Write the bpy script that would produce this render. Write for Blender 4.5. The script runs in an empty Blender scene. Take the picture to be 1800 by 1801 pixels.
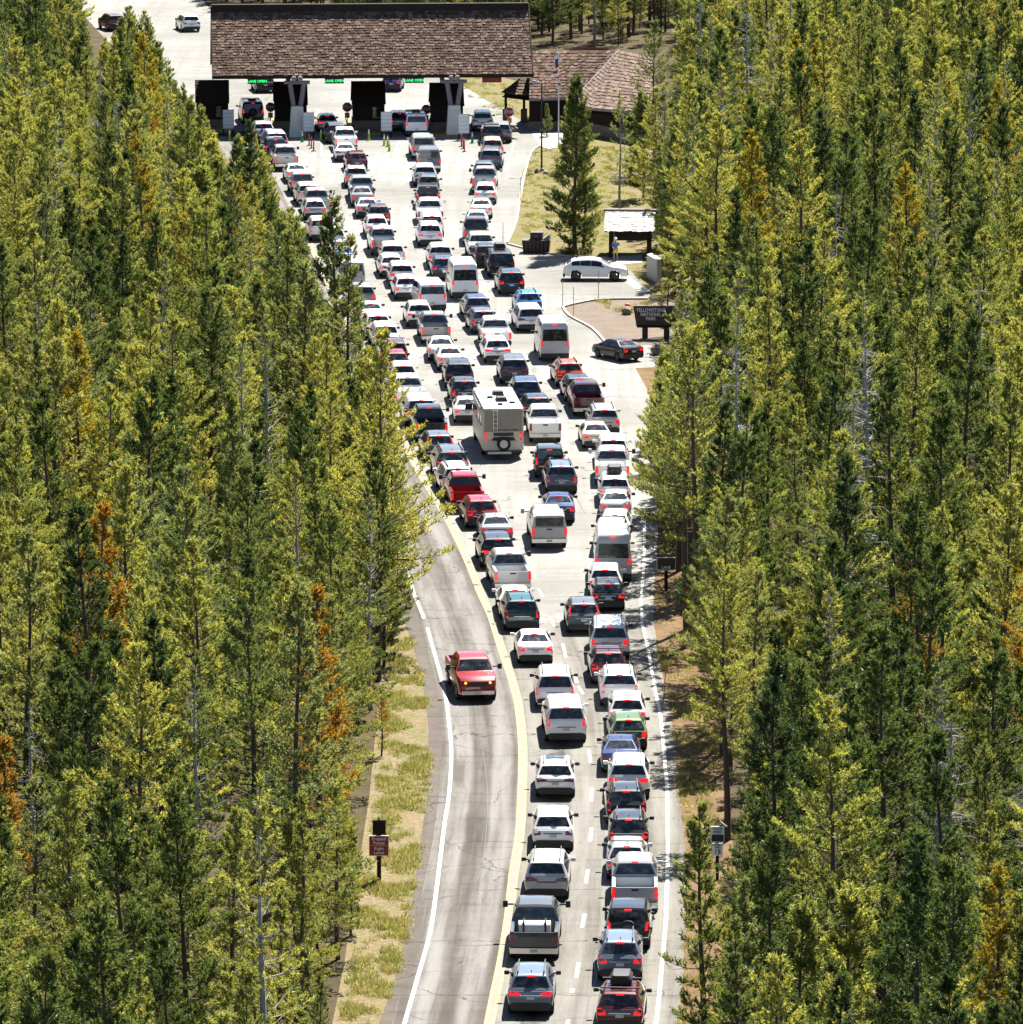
import bpy, math, random
import numpy as np
from mathutils import Vector, Matrix, Euler, noise
R = math.radians
rng = random.Random(7)

# ------------------------------------------------------------------ camera, sky, sun, exposure
scene = bpy.context.scene
COL = scene.collection
CAM_H, PITCH, FPX = 62.2, R(10.0), 10800.0          # camera height, downward tilt, focal length in photo pixels
cam_d = bpy.data.cameras.new('camera')
cam_d.sensor_width = 36.0
cam_d.sensor_fit = 'HORIZONTAL'
cam_d.lens = FPX / 1800.0 * 36.0
cam_d.clip_start = 1.0
cam_d.clip_end = 9000.0
cam = bpy.data.objects.new('camera', cam_d)
cam.location = (0, 0, CAM_H)
cam.rotation_euler = (math.pi / 2 - PITCH, 0, 0)
COL.objects.link(cam)
scene.camera = cam

SUN_EL, SUN_AZ = R(56.0), R(22.0)                    # azimuth measured from +Y towards +X
world = bpy.data.worlds.new('World')
scene.world = world
world.use_nodes = True
wn = world.node_tree
sky = wn.nodes.new('ShaderNodeTexSky')
sky.sky_type = 'NISHITA'
sky.sun_disc = False
sky.sun_elevation = SUN_EL
sky.sun_rotation = SUN_AZ
sky.altitude = 2000
bg = wn.nodes['Background']
bg.inputs['Strength'].default_value = 0.05
wn.links.new(sky.outputs[0], bg.inputs['Color'])
sl = bpy.data.lights.new('sun', 'SUN')
sl.energy = 5.0
sl.angle = R(0.53)
sl.color = (1.0, 0.95, 0.86)
sun = bpy.data.objects.new('sun', sl)
sd = Vector((math.sin(SUN_AZ) * math.cos(SUN_EL), math.cos(SUN_AZ) * math.cos(SUN_EL), math.sin(SUN_EL)))
sun.rotation_euler = (-sd).to_track_quat('-Z', 'Y').to_euler()
sun.location = (0, 350, 200)
COL.objects.link(sun)
vs = scene.view_settings
vs.view_transform = 'Standard'
vs.look = 'None'
vs.exposure = 2.0
vs.gamma = 1.0
vs.use_curve_mapping = False
scene.cycles.use_denoising = True
scene.cycles.denoiser = 'OPENIMAGEDENOISE'
scene.cycles.denoising_input_passes = 'RGB_ALBEDO_NORMAL'
scene.cycles.denoising_prefilter = 'ACCURATE'
scene.cycles.max_bounces = 4
scene.cycles.diffuse_bounces = 3
scene.cycles.glossy_bounces = 2
scene.cycles.transmission_bounces = 3
scene.cycles.use_adaptive_sampling = True
scene.cycles.adaptive_threshold = 0.012

# ------------------------------------------------------------------ surveying: photo pixel <-> place on the ground
CP, SP = math.cos(PITCH), math.sin(PITCH)
def G(px, py, z=0.0):
    u, v = (px - 900) / FPX, (py - 900.5) / FPX
    d = (u, CP - v * SP, -SP - v * CP)
    t = (z - CAM_H) / d[2]
    return Vector((u * t, d[1] * t, z))
def P(X, Y, Z):
    dz = Z - CAM_H
    dep = Y * CP - dz * SP
    up = Y * SP + dz * CP
    return (900 + FPX * X / dep, 900.5 - FPX * up / dep, dep)
def pts(lst, z=0.0):
    return [G(a, b, z) for a, b in lst]

# ------------------------------------------------------------------ object helpers
def tag(o, label=None, cat=None, group=None, kind=None):
    if label: o['label'] = label
    if cat: o['category'] = cat
    if group: o['group'] = group
    if kind: o['kind'] = kind
    return o
def empty(name, loc, rz=0.0):
    o = bpy.data.objects.new(name, None)
    o.location = loc
    o.rotation_euler = (0, 0, rz)
    o.empty_display_size = 0.3
    COL.objects.link(o)
    return o
def link(name, me, parent=None, loc=(0, 0, 0), rz=0.0):
    o = bpy.data.objects.new(name, me)
    o.location = loc
    o.rotation_euler = (0, 0, rz)
    o.parent = parent
    COL.objects.link(o)
    return o

class MB:
    def __init__(s):
        s.v, s.f = [], []
    def add(s, vs, fs):
        b = len(s.v)
        s.v += [tuple(p) for p in vs]
        s.f += [tuple(i + b for i in f) for f in fs]
        return s
    def box(s, x0, x1, y0, y1, z0, z1):
        return s.add([(x0, y0, z0), (x1, y0, z0), (x1, y1, z0), (x0, y1, z0), (x0, y0, z1), (x1, y0, z1), (x1, y1, z1), (x0, y1, z1)],
                     [(0, 3, 2, 1), (4, 5, 6, 7), (0, 1, 5, 4), (1, 2, 6, 5), (2, 3, 7, 6), (3, 0, 4, 7)])
    def taper(s, x, y, z0, z1, w0, d0, w1, d1):
        vs_ = [(x + a * w / 2, y + b * d / 2, z) for z, w, d in ((z0, w0, d0), (z1, w1, d1)) for a, b in ((-1, -1), (1, -1), (1, 1), (-1, 1))]
        return s.add(vs_, [(0, 3, 2, 1), (4, 5, 6, 7), (0, 1, 5, 4), (1, 2, 6, 5), (2, 3, 7, 6), (3, 0, 4, 7)])
    def tube(s, a, b, r0, r1=None, n=8):
        r1 = r0 if r1 is None else r1
        a, b = Vector(a), Vector(b)
        d = (b - a).normalized()
        q = d.orthogonal().normalized()
        w = d.cross(q)
        vs_ = []
        for c, r in ((a, r0), (b, r1)):
            for k in range(n):
                t = 2 * math.pi * k / n
                vs_.append(c + q * (r * math.cos(t)) + w * (r * math.sin(t)))
        fs = [(k, (k + 1) % n, n + (k + 1) % n, n + k) for k in range(n)]
        fs += [tuple(range(n - 1, -1, -1)), tuple(range(n, 2 * n))]
        return s.add(vs_, fs)
    def prism(s, poly, off):
        """closed polygon (3-D points) extruded by off"""
        n = len(poly)
        off = Vector(off)
        vs_ = [Vector(p) for p in poly] + [Vector(p) + off for p in poly]
        fs = [tuple(range(n)), tuple(range(2 * n - 1, n - 1, -1))] + [(k, n + k, n + (k + 1) % n, (k + 1) % n) for k in range(n)]
        return s.add(vs_, fs)
    def sheet(s, poly):
        return s.add(poly, [tuple(range(len(poly)))])
    def mesh(s, name, mat=None, smooth=None):
        me = bpy.data.meshes.new(name)
        me.from_pydata(s.v, [], s.f)
        if mat: me.materials.append(mat)
        if smooth is not None:
            for p in me.polygons: p.use_smooth = True
            me.set_sharp_from_angle(angle=R(smooth))
        me.update()
        return me
    def build(s, name, mat, parent=None, loc=(0, 0, 0), rz=0.0, smooth=None):
        return link(name, s.mesh(name, mat, smooth), parent, loc, rz)

# ------------------------------------------------------------------ materials
def new_mat(name):
    m = bpy.data.materials.new(name)
    m.use_nodes = True
    nt = m.node_tree
    return m, nt, nt.nodes['Principled BSDF']
def plain(name, c, rough=0.6, metal=0.0, emit=None, es=0.0, var=0.12, scale=6.0, coat=0.0, spec=0.5):
    m, nt, b = new_mat(name)
    N, Lk = nt.nodes, nt.links
    b.inputs['Roughness'].default_value = rough
    b.inputs['Metallic'].default_value = metal
    b.inputs['Coat Weight'].default_value = coat
    b.inputs['Specular IOR Level'].default_value = spec
    if var:
        tc = N.new('ShaderNodeTexCoord')
        no = N.new('ShaderNodeTexNoise')
        no.inputs['Scale'].default_value = scale
        no.inputs['Detail'].default_value = 5
        mx = N.new('ShaderNodeMix'); mx.data_type = 'RGBA'
        mx.inputs[6].default_value = tuple(x * (1 - var) for x in c[:3]) + (1,)
        mx.inputs[7].default_value = tuple(min(1, x * (1 + var)) for x in c[:3]) + (1,)
        Lk.new(tc.outputs['Object'], no.inputs['Vector'])
        Lk.new(no.outputs['Fac'], mx.inputs[0])
        Lk.new(mx.outputs[2], b.inputs['Base Color'])
    else:
        b.inputs['Base Color'].default_value = tuple(c[:3]) + (1,)
    if emit:
        b.inputs['Emission Color'].default_value = tuple(emit) + (1,)
        b.inputs['Emission Strength'].default_value = es
    return m
class NB:
    """small node-graph builder"""
    def __init__(s, nt):
        s.nt = nt
    def n(s, typ, **kw):
        nd = s.nt.nodes.new('ShaderNode' + typ)
        for k, v in kw.items():
            if k[0] == 'i' and k[1:].isdigit(): nd.inputs[int(k[1:])].default_value = v
            elif k in nd.inputs and not hasattr(nd, k): nd.inputs[k].default_value = v
            else: setattr(nd, k, v)
        return nd
    def l(s, a, b):
        s.nt.links.new(a, b)
    def mapped(s, src, scale):
        mp = s.n('Mapping')
        mp.inputs['Scale'].default_value = scale
        s.l(src, mp.inputs['Vector'])
        return mp.outputs[0]
    def noise(s, vec, scale, detail=5, rough=0.55):
        nd = s.n('TexNoise')
        nd.inputs['Scale'].default_value = scale
        nd.inputs['Detail'].default_value = detail
        nd.inputs['Roughness'].default_value = rough
        s.l(vec, nd.inputs['Vector'])
        return nd.outputs['Fac']
    def ramp(s, fac, stops):
        nd = s.n('ValToRGB')
        el = nd.color_ramp.elements
        while len(el) < len(stops): el.new(0.5)
        for e, (p, c) in zip(el, stops):
            e.position = p
            e.color = (tuple(c) + (1,))[:4] if not isinstance(c, (int, float)) else (c, c, c, 1)
        s.l(fac, nd.inputs[0])
        return nd.outputs[0]
    def mix(s, fac, a, b, blend='MIX'):
        nd = s.n('Mix', data_type='RGBA', blend_type=blend)
        for sock, val in ((nd.inputs[0], fac), (nd.inputs[6], a), (nd.inputs[7], b)):
            if isinstance(val, (int, float)): sock.default_value = val
            elif isinstance(val, tuple): sock.default_value = (val + (1,))[:4]
            else: s.l(val, sock)
        return nd.outputs[2]
    def math(s, op, a, b=None, clamp=False):
        nd = s.n('Math', operation=op, use_clamp=clamp)
        for sock, val in ((nd.inputs[0], a), (nd.inputs[1], b)):
            if val is None: continue
            if isinstance(val, (int, float)): sock.default_value = val
            else: s.l(val, sock)
        return nd.outputs[0]
    def bump(s, h, strength, dist, bsdf):
        nd = s.n('Bump')
        nd.inputs['Strength'].default_value = strength
        nd.inputs['Distance'].default_value = dist
        s.l(h, nd.inputs['Height'])
        s.l(nd.outputs[0], bsdf.inputs['Normal'])

def asphalt(name, dark, light, streak, rough=0.62, seam=9.1, lane=None, shoulder=None):
    """worn asphalt: mottled tone, tyre-polished lengthwise streaks, patches, transverse cracks"""
    m, nt, b = new_mat(name)
    q = NB(nt)
    tcn = q.n('TexCoord')
    tc = tcn.outputs['UV'] if lane else tcn.outputs['Object']
    big = q.noise(tc, 0.06 if not lane else 0.16, 6, 0.6)
    col = q.mix(q.ramp(big, [(0.35, 0.0), (0.68, 1.0)]), dark, light)
    st = q.noise(q.mapped(tc, (1.6, 0.035, 1)), 1.0, 6, 0.6)
    col = q.mix(q.ramp(st, [(0.42, 0.0), (0.66, 0.75)]), col, streak)
    tr = q.noise(q.mapped(tc, (0.22, 1.1, 1)), 1.0, 5, 0.65)
    col = q.mix(q.ramp(tr, [(0.52, 0.0), (0.72, 0.55)]), col, tuple(x * 0.72 for x in dark))
    if lane:
        su = q.n('SeparateXYZ'); q.l(tc, su.inputs[0])
        wv = q.math('MULTIPLY', q.noise(q.mapped(tc, (0.6, 0.12, 1)), 1.0, 4), 0.5)
        c = q.math('ABSOLUTE', q.math('SUBTRACT', q.math('FRACT', q.math('DIVIDE', q.math('ADD', su.outputs[0], q.math('SUBTRACT', wv, 0.25)), lane)), 0.5))
        brk = q.ramp(q.noise(q.mapped(tc, (0.9, 0.10, 1)), 1.0, 5, 0.7), [(0.38, 0.15), (0.62, 1.0)])
        oil = q.math('MULTIPLY', q.ramp(c, [(0.0, 0.75), (0.09, 0.35), (0.13, 0.0)]), brk)
        trk = q.math('MULTIPLY', q.ramp(c, [(0.12, 0.0), (0.18, 0.8), (0.36, 0.8), (0.44, 0.0)]), brk)
        col = q.mix(trk, col, streak)
        col = q.mix(oil, col, tuple(x * 0.66 for x in dark))
        if shoulder:
            sf = q.math('LESS_THAN', q.math('ADD', su.outputs[0], q.math('MULTIPLY', wv, 0.3)), shoulder[0])
            shc = q.mix(q.ramp(q.noise(tc, 0.8, 6, 0.7), [(0.35, 0.0), (0.65, 1.0)]), shoulder[1], shoulder[2])
            col = q.mix(q.math('MULTIPLY', sf, 0.85), col, shc)
    fine = q.noise(tc, 9.0, 6, 0.7)
    col = q.mix(0.55, col, q.ramp(fine, [(0.3, 0.55), (0.7, 1.25)]), 'MULTIPLY')
    # transverse cracks
    sep = q.n('SeparateXYZ'); q.l(tc, sep.inputs[0])
    wob = q.noise(tc, 0.45, 4)
    yy = q.math('ADD', sep.outputs[1], q.math('MULTIPLY', wob, 1.6))
    fr = q.math('ABSOLUTE', q.math('SUBTRACT', q.math('FRACT', q.math('DIVIDE', yy, seam)), 0.5))
    cr = q.math('LESS_THAN', fr, 0.006)
    br = q.math('GREATER_THAN', q.noise(q.mapped(tc, (0.5, 0.11, 1)), 1.0, 3), 0.47)
    crk = q.math('MULTIPLY', cr, br)
    # wandering cracks
    vo = q.n('TexVoronoi', feature='DISTANCE_TO_EDGE'); vo.inputs['Scale'].default_value = 0.16
    ws = q.n('VectorMath', operation='ADD'); q.l(tc, ws.inputs[0])
    nz = q.n('TexNoise'); nz.inputs['Scale'].default_value = 0.9; q.l(tc, nz.inputs['Vector'])
    q.l(nz.outputs['Color'], ws.inputs[1]); q.l(ws.outputs[0], vo.inputs['Vector'])
    c2 = q.math('MULTIPLY', q.math('LESS_THAN', vo.outputs['Distance'], 0.006), q.math('GREATER_THAN', q.noise(tc, 0.12, 3), 0.52))
    col = q.mix(q.math('MULTIPLY', q.math('MAXIMUM', crk, c2), 0.6), col, tuple(x * 0.35 for x in dark))
    q.l(col, b.inputs['Base Color'])
    b.inputs['Roughness'].default_value = 0.8
    b.inputs['Specular IOR Level'].default_value = 0.10
    q.bump(fine, 0.2, 0.02, b)
    return m
M = {}
M['road_out'] = asphalt('outbound_asphalt', (0.046, 0.038, 0.032), (0.082, 0.072, 0.063), (0.165, 0.158, 0.152), lane=3.5, shoulder=(-3.62, (0.056, 0.045, 0.036), (0.082, 0.068, 0.057)))
M['road_in'] = asphalt('inbound_asphalt', (0.072, 0.066, 0.055), (0.122, 0.114, 0.099), (0.168, 0.160, 0.146), lane=3.75)
M['plaza'] = asphalt('pale_plaza_pavement', (0.125, 0.121, 0.110), (0.24, 0.236, 0.226), (0.15, 0.145, 0.132), seam=12.2)
def ground_mat(name, a, b_, c, scale=0.5, bump=0.5):
    m, nt, b = new_mat(name)
    q = NB(nt)
    tc = q.n('TexCoord').outputs['Object']
    n1 = q.noise(tc, scale, 7, 0.65)
    n2 = q.noise(tc, scale * 7, 6, 0.7)
    col = q.mix(q.ramp(n1, [(0.38, 0.0), (0.62, 1.0)]), a, b_)
    col = q.mix(q.ramp(n2, [(0.45, 0.0), (0.7, 0.8)]), col, c)
    q.l(col, b.inputs['Base Color'])
    b.inputs['Roughness'].default_value = 0.95
    b.inputs['Specular IOR Level'].default_value = 0.1
    q.bump(n2, bump, 0.15, b)
    return m
M['litter'] = ground_mat('forest_litter', (0.0375, 0.0255, 0.015), (0.06375, 0.0465, 0.024), (0.045, 0.0495, 0.0165))
M['verge'] = ground_mat('dry_verge', (0.135, 0.098, 0.058), (0.088, 0.084, 0.03), (0.21, 0.17, 0.115), 0.55)
M['verge_r'] = ground_mat('needle_verge', (0.093, 0.05084, 0.0279), (0.1364, 0.0899, 0.0496), (0.0868, 0.0713, 0.0248), 0.42)
M['gravel'] = ground_mat('pinkish_gravel', (0.124, 0.09796, 0.0775), (0.1488, 0.1209, 0.0992), (0.0899, 0.0682, 0.0527), 0.8)
M['meadow'] = ground_mat('clearing_grass', (0.124, 0.0961, 0.0465), (0.0899, 0.0899, 0.0248), (0.1612, 0.1333, 0.0806), 0.25)
M['white_line'] = plain('white_road_paint', (0.42, 0.42, 0.40), 0.8, var=0.3, scale=3.0)
M['yellow_line'] = plain('worn_yellow_road_paint', (0.22, 0.16, 0.055), 0.7, var=0.3, scale=2.0)
M['line_base'] = plain('pale_centre_strip', (0.13, 0.118, 0.095), 0.8, var=0.3, scale=2.0)
M['seal'] = plain('crack_sealer', (0.035, 0.033, 0.03), 0.5)
M['concrete'] = plain('concrete', (0.26, 0.25, 0.22), 0.85, var=0.25, scale=2.5)
M['kerb'] = plain('kerb_concrete', (0.28, 0.26, 0.22), 0.85, var=0.2)
M['kerb_y'] = plain('yellowed_kerb', (0.26, 0.18, 0.06), 0.8, var=0.3)
M['bark'] = plain('pine_bark', (0.085, 0.062, 0.048), 0.95, var=0.4, scale=3.0, spec=0.1)
M['snag'] = plain('bleached_dead_wood', (0.25, 0.24, 0.23), 0.9, var=0.35, scale=2.0, spec=0.1)
M['darkwood'] = plain('dark_stained_wood', (0.026, 0.018, 0.014), 0.85, var=0.3, spec=0.15)
M['log'] = plain('weathered_log', (0.20, 0.185, 0.19), 0.8, var=0.3)
M['black'] = plain('black_plastic', (0.012, 0.012, 0.013), 0.55, var=0)
M['tyre'] = plain('tyre_rubber', (0.015, 0.015, 0.015), 0.8, var=0)
M['rim'] = plain('alloy_rim', (0.42, 0.43, 0.44), 0.35, 0.9, var=0)
M['rim_dark'] = plain('dark_rim', (0.05, 0.05, 0.055), 0.35, 0.7, var=0)
M['chrome'] = plain('chrome_bumper', (0.55, 0.55, 0.55), 0.22, 1.0, var=0)
def glass_mat():
    m, nt, b = new_mat('tinted_glass')
    q = NB(nt)
    tc = q.n('TexCoord').outputs['Object']
    oi = q.n('ObjectInfo')
    ad = q.n('VectorMath', operation='ADD'); q.l(tc, ad.inputs[0]); q.l(oi.outputs['Location'], ad.inputs[1])
    n = q.noise(q.mapped(ad.outputs[0], (3.2, 0.6, 4.5)), 1.0, 4, 0.6)
    q.l(q.ramp(n, [(0.42, (0.007, 0.008, 0.010)), (0.56, (0.022, 0.026, 0.032)), (0.66, (0.075, 0.082, 0.09)), (0.75, (0.02, 0.022, 0.026))]), b.inputs['Base Color'])  # pale mottling paints vague reflections and interior shapes into the glass colour
    b.inputs['Roughness'].default_value = 0.07
    return m
M['glass'] = glass_mat()
M['tail_on'] = plain('lit_tail_light', (0.40, 0.006, 0.008), 0.25, emit=(1.0, 0.012, 0.014), es=0.26, var=0)
M['tail_off'] = plain('unlit_tail_light', (0.20, 0.010, 0.012), 0.2, var=0, coat=0.5)
M['amber'] = plain('amber_lamp', (0.8, 0.3, 0.02), 0.25, emit=(1.0, 0.42, 0.05), es=0.6, var=0)
M['headlight'] = plain('headlight_lens', (0.5, 0.5, 0.5), 0.12, 0.3, var=0, coat=1.0)
M['plate'] = plain('licence_plate', (0.45, 0.47, 0.50), 0.5, var=0.5, scale=25.0)
M['white_panel'] = plain('white_panel', (0.72, 0.74, 0.76), 0.5, var=0.06)
def paint():
    m, nt, b = new_mat('car_paint')
    q = NB(nt)
    oi = q.n('ObjectInfo')
    q.l(oi.outputs['Color'], b.inputs['Base Color'])
    b.inputs['Metallic'].default_value = 0.1
    b.inputs['Roughness'].default_value = 0.4
    b.inputs['Specular IOR Level'].default_value = 0.15
    b.inputs['Coat Weight'].default_value = 0.8
    b.inputs['Coat Roughness'].default_value = 0.04
    return m
M['paint'] = paint()
def needles(name, stops, yel, yamt=0.55):
    m, nt, b = new_mat(name)
    q = NB(nt)
    oi = q.n('ObjectInfo')
    tc = q.n('TexCoord').outputs['Object']
    base = q.ramp(oi.outputs['Random'], stops)
    n1 = q.noise(tc, 0.55, 3, 0.6)
    col = q.mix(q.math('MULTIPLY', q.ramp(n1, [(0.45, 0.0), (0.72, 1.0)]), yamt), base, yel)
    n2 = q.noise(tc, 4.0, 2, 0.6)
    col = q.mix(0.75, col, q.ramp(n2, [(0.3, 0.5), (0.7, 1.4)]), 'MULTIPLY')
    nt.nodes.remove(b)
    df = q.n('BsdfDiffuse'); tr = q.n('BsdfTranslucent'); mx = q.n('MixShader')
    q.l(col, df.inputs['Color'])
    tcol = q.mix(1.0, col, (1.25, 1.18, 0.62), 'MULTIPLY')
    q.l(tcol, tr.inputs['Color'])
    mx.inputs[0].default_value = 0.5
    q.l(df.outputs[0], mx.inputs[1]); q.l(tr.outputs[0], mx.inputs[2])
    gl = q.n('BsdfGlossy'); gl.inputs['Roughness'].default_value = 0.45
    gl.inputs['Color'].default_value = (0.8, 0.8, 0.75, 1)
    m2 = q.n('MixShader'); m2.inputs[0].default_value = 0.018
    q.l(mx.outputs[0], m2.inputs[1]); q.l(gl.outputs[0], m2.inputs[2])
    q.l(m2.outputs[0], nt.nodes['Material Output'].inputs['Surface'])
    return m
M['needle'] = needles('pine_needles', [(0.0, (0.08, 0.12, 0.05)), (0.2, (0.15, 0.185, 0.062)), (0.5, (0.25, 0.27, 0.08)), (0.78, (0.33, 0.325, 0.092)), (0.9, (0.19, 0.22, 0.10)), (1.0, (0.12, 0.16, 0.082))], (0.40, 0.37, 0.085), 0.45)
M['needle_dark'] = needles('dark_spruce_needles', [(0.0, (0.03, 0.055, 0.024)), (1.0, (0.05, 0.08, 0.03))], (0.085, 0.115, 0.03), 0.35)
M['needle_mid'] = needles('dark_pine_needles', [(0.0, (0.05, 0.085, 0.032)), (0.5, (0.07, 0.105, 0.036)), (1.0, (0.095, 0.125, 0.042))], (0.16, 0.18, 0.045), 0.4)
M['needle_rust'] = needles('rusty_pine_needles', [(0.0, (0.26, 0.13, 0.02)), (1.0, (0.30, 0.17, 0.03))], (0.17, 0.17, 0.03), 0.5)
M['needle_gold'] = needles('golden_pine_needles', [(0.0, (0.27, 0.22, 0.03)), (1.0, (0.24, 0.20, 0.035))], (0.32, 0.23, 0.03), 0.5)
M['grass'] = needles('dry_grass_blades', [(0.0, (0.30, 0.25, 0.15)), (0.35, (0.20, 0.19, 0.08)), (0.7, (0.13, 0.165, 0.05)), (1.0, (0.40, 0.35, 0.25))], (0.13, 0.16, 0.045), 0.4)
# ------------------------------------------------------------------ ground, road, plaza, verges
def struct(name, poly, z, mat, cat_kind='structure'):
    o = MB().sheet([(p[0], p[1], z) for p in poly]).build(name, mat)
    o['kind'] = cat_kind
    return o
gd = MB()
xs = [-3500, -400, -120, 0, 120, 400, 3500]
ys_ = [-600, 100, 300, 500, 800, 1600, 6500]
gd.add([(x, y, 0) for y in ys_ for x in xs], [(j * 7 + i, j * 7 + i + 1, j * 7 + i + 8, j * 7 + i + 7) for j in range(6) for i in range(6)])
tag(gd.build('ground', M['litter']), kind='structure')

YEL = [(835, 1900), (854, 1800), (863, 1756), (878, 1683), (889, 1614), (897, 1540), (908, 1470), (912, 1400), (914, 1320), (908, 1250), (900, 1213), (890, 1180), (878, 1145), (864, 1100), (857, 1080), (840, 1043), (817, 985), (785, 918), (760, 875), (735, 835), (700, 770), (665, 700), (632, 630), (600, 560), (565, 480), (528, 400), (492, 330), (455, 265), (430, 230)]
EDGE_L = [(640, 1900), (667, 1800), (690, 1740), (716, 1640), (729, 1560), (740, 1480), (752, 1400), (754, 1280), (747, 1220), (737, 1170), (722, 1120), (702, 1070), (680, 1000), (655, 930), (630, 875), (600, 820), (563, 740), (530, 660), (499, 580), (462, 480), (424, 385), (387, 305), (350, 240)]
EDGE_R = [(1135, 1960), (1186, 1840), (1195, 1790), (1202, 1720), (1206, 1600), (1206, 1500), (1195, 1400), (1190, 1330), (1180, 1260), (1168, 1200), (1158, 1150), (1150, 1090), (1150, 1040), (1155, 985), (1158, 930), (1158, 850), (1158, 770), (1152, 715), (1140, 687), (1118, 648)]
JOIN = 1085   # photo row where the paler pavement begins
def upto(l, y0): return [p for p in l if p[1] >= y0]
def above(l, y0): return [p for p in l if p[1] <= y0]
out_poly = EDGE_L + YEL[::-1]
def ribbon(name, la, lb, y0, y1, z, mat, sgn):
    tx = lambda l: sorted([(b, a) for a, b in l])
    A_, B_ = tx(la), tx(lb)
    def at(l, y):
        for (p, q), (r_, s_) in zip(l, l[1:]):
            if p <= y <= r_: return q + (s_ - q) * (y - p) / (r_ - p)
        return l[0][1] if y < l[0][0] else l[-1][1]
    rows = [y0 + (y1 - y0) * k / 110 for k in range(111)]
    V, U = [], []
    n = 5
    for y in rows:
        a, b = G(at(A_, y), y), G(at(B_, y), y)
        for k in range(n):
            p = a.lerp(b, k / (n - 1))
            V.append((p.x, p.y, z)); U.append((p.x - (b.x if sgn < 0 else a.x), p.y))
    Fq = [(i * n + k, i * n + k + 1, (i + 1) * n + k + 1, (i + 1) * n + k) for i in range(110) for k in range(n - 1)]
    o = MB().add(V, Fq).build(name, mat)
    uv = o.data.uv_layers.new(name='UVMap')
    for lp in o.data.loops: uv.data[lp.index].uv = U[lp.vertex_index]
    o['kind'] = 'structure'
ribbon('outbound_road', EDGE_L, YEL, 1900, 240, 0.020, M['road_out'], -1)
inb = upto(YEL, 1100) + [(1150, 1090)] + upto(EDGE_R, 1091)[::-1]
ribbon('inbound_road', YEL, EDGE_R, 1960, 1086, 0.0205, M['road_in'], 1)
plz = above(YEL, 1101) + [(350, 240), (305, 195), (255, 140), (205, 90), (150, 30), (95, -20), (20, -90), (260, -110), (330, -40), (372, 20), (470, 40), (600, 62), (700, 96), (770, 128), (830, 160), (880, 192), (925, 216), (950, 246), (950, 258), (935, 268), (922, 313), (914, 357), (908, 393), (892, 428), (1000, 452), (1070, 455), (1095, 462), (1120, 488), (1146, 516), (1140, 527), (1060, 528), (1015, 535), (990, 540), (1000, 556), (1042, 578), (1067, 605), (1092, 612), (1150, 606), (1260, 604), (1260, 640), (1118, 648)] + above(EDGE_R[::-1], 1091)[1:]
struct('entrance_plaza', pts(plz), 0.0212, M['plaza'])
# dirt beyond the driveway and other surfaces
struct('grass_verge', pts([(560, 1960), (585, 1800), (605, 1700), (620, 1600), (635, 1500), (650, 1400), (660, 1300), (668, 1200), (672, 1120), (640, 1040), (590, 950)] + above(EDGE_L, 1000)[:2] + upto(EDGE_L, 990)[::-1]), 0.010, M['verge'])
struct('needle_covered_verge', pts(upto(EDGE_R, 960) + [(1200, 960), (1235, 1050), (1245, 1150), (1260, 1250), (1285, 1400), (1290, 1500), (1300, 1600), (1300, 1750), (1280, 1960)]), 0.010, M['verge_r'])
struct('clearing', pts([(950, 258), (935, 268), (922, 313), (914, 357), (908, 393), (892, 428), (1000, 452), (1070, 455), (1095, 462), (1120, 488), (1150, 520), (1250, 520), (1250, 330), (1230, 240), (1100, 190), (980, 160), (880, 135), (770, 110), (700, 96), (770, 128), (830, 160), (880, 192), (925, 216), (950, 246)]), 0.012, M['meadow'])
struct('gravel_island', pts([(990, 540), (1015, 535), (1060, 528), (1140, 527), (1175, 530), (1260, 560), (1260, 604), (1150, 606), (1092, 612), (1067, 605), (1042, 578), (1000, 556)]), 0.014, M['gravel'])
struct('dirt_shoulder', pts([(1118, 648), (1140, 687), (1152, 715), (1158, 770), (1260, 770), (1260, 640)]), 0.013, M['verge_r'])
struct('sidewalk', pts([(950, 257), (925, 217), (935, 214), (1000, 238), (1010, 256), (965, 262)]), 0.028, M['concrete'])
struct('parking_sidewalk', pts([(1040, 462), (1070, 452), (1130, 448), (1130, 462), (1085, 466), (1108, 488), (1146, 514), (1128, 515), (1090, 490)]), 0.030, M['concrete'])

def strip(path, w, z, mb=None):
    """flat ribbon of width w along ground points"""
    mb = mb or MB()
    p = [Vector((a[0], a[1], 0)) for a in path]
    n = len(p)
    L_, R_ = [], []
    for i in range(n):
        t = (p[min(i + 1, n - 1)] - p[max(i - 1, 0)]).normalized()
        s = Vector((t.y, -t.x, 0)) * (w / 2)
        L_.append((p[i].x - s.x, p[i].y - s.y, z)); R_.append((p[i].x + s.x, p[i].y + s.y, z))
    return mb.add(L_ + R_, [(i, n + i, n + i + 1, i + 1) for i in range(n - 1)])
def smooth_path(path, n=3):
    """Catmull-Rom through ground points"""
    p = [Vector((a[0], a[1], 0)) for a in path]
    o = []
    for i in range(len(p) - 1):
        a, b, c, d = p[max(i - 1, 0)], p[i], p[i + 1], p[min(i + 2, len(p) - 1)]
        for k in range(n):
            t = k / n
            o.append(0.5 * ((2 * b) + (c - a) * t + (2 * a - 5 * b + 4 * c - d) * t * t + (3 * b - a - 3 * c + d) * t ** 3))
    o.append(p[-1])
    return o
def shifted(path, d):
    p = [Vector((a[0], a[1], 0)) for a in path]
    o = []
    for i in range(len(p)):
        t = (p[min(i + 1, len(p) - 1)] - p[max(i - 1, 0)]).normalized()
        o.append(p[i] + Vector((t.y, -t.x, 0)) * d)
    return o
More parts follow.
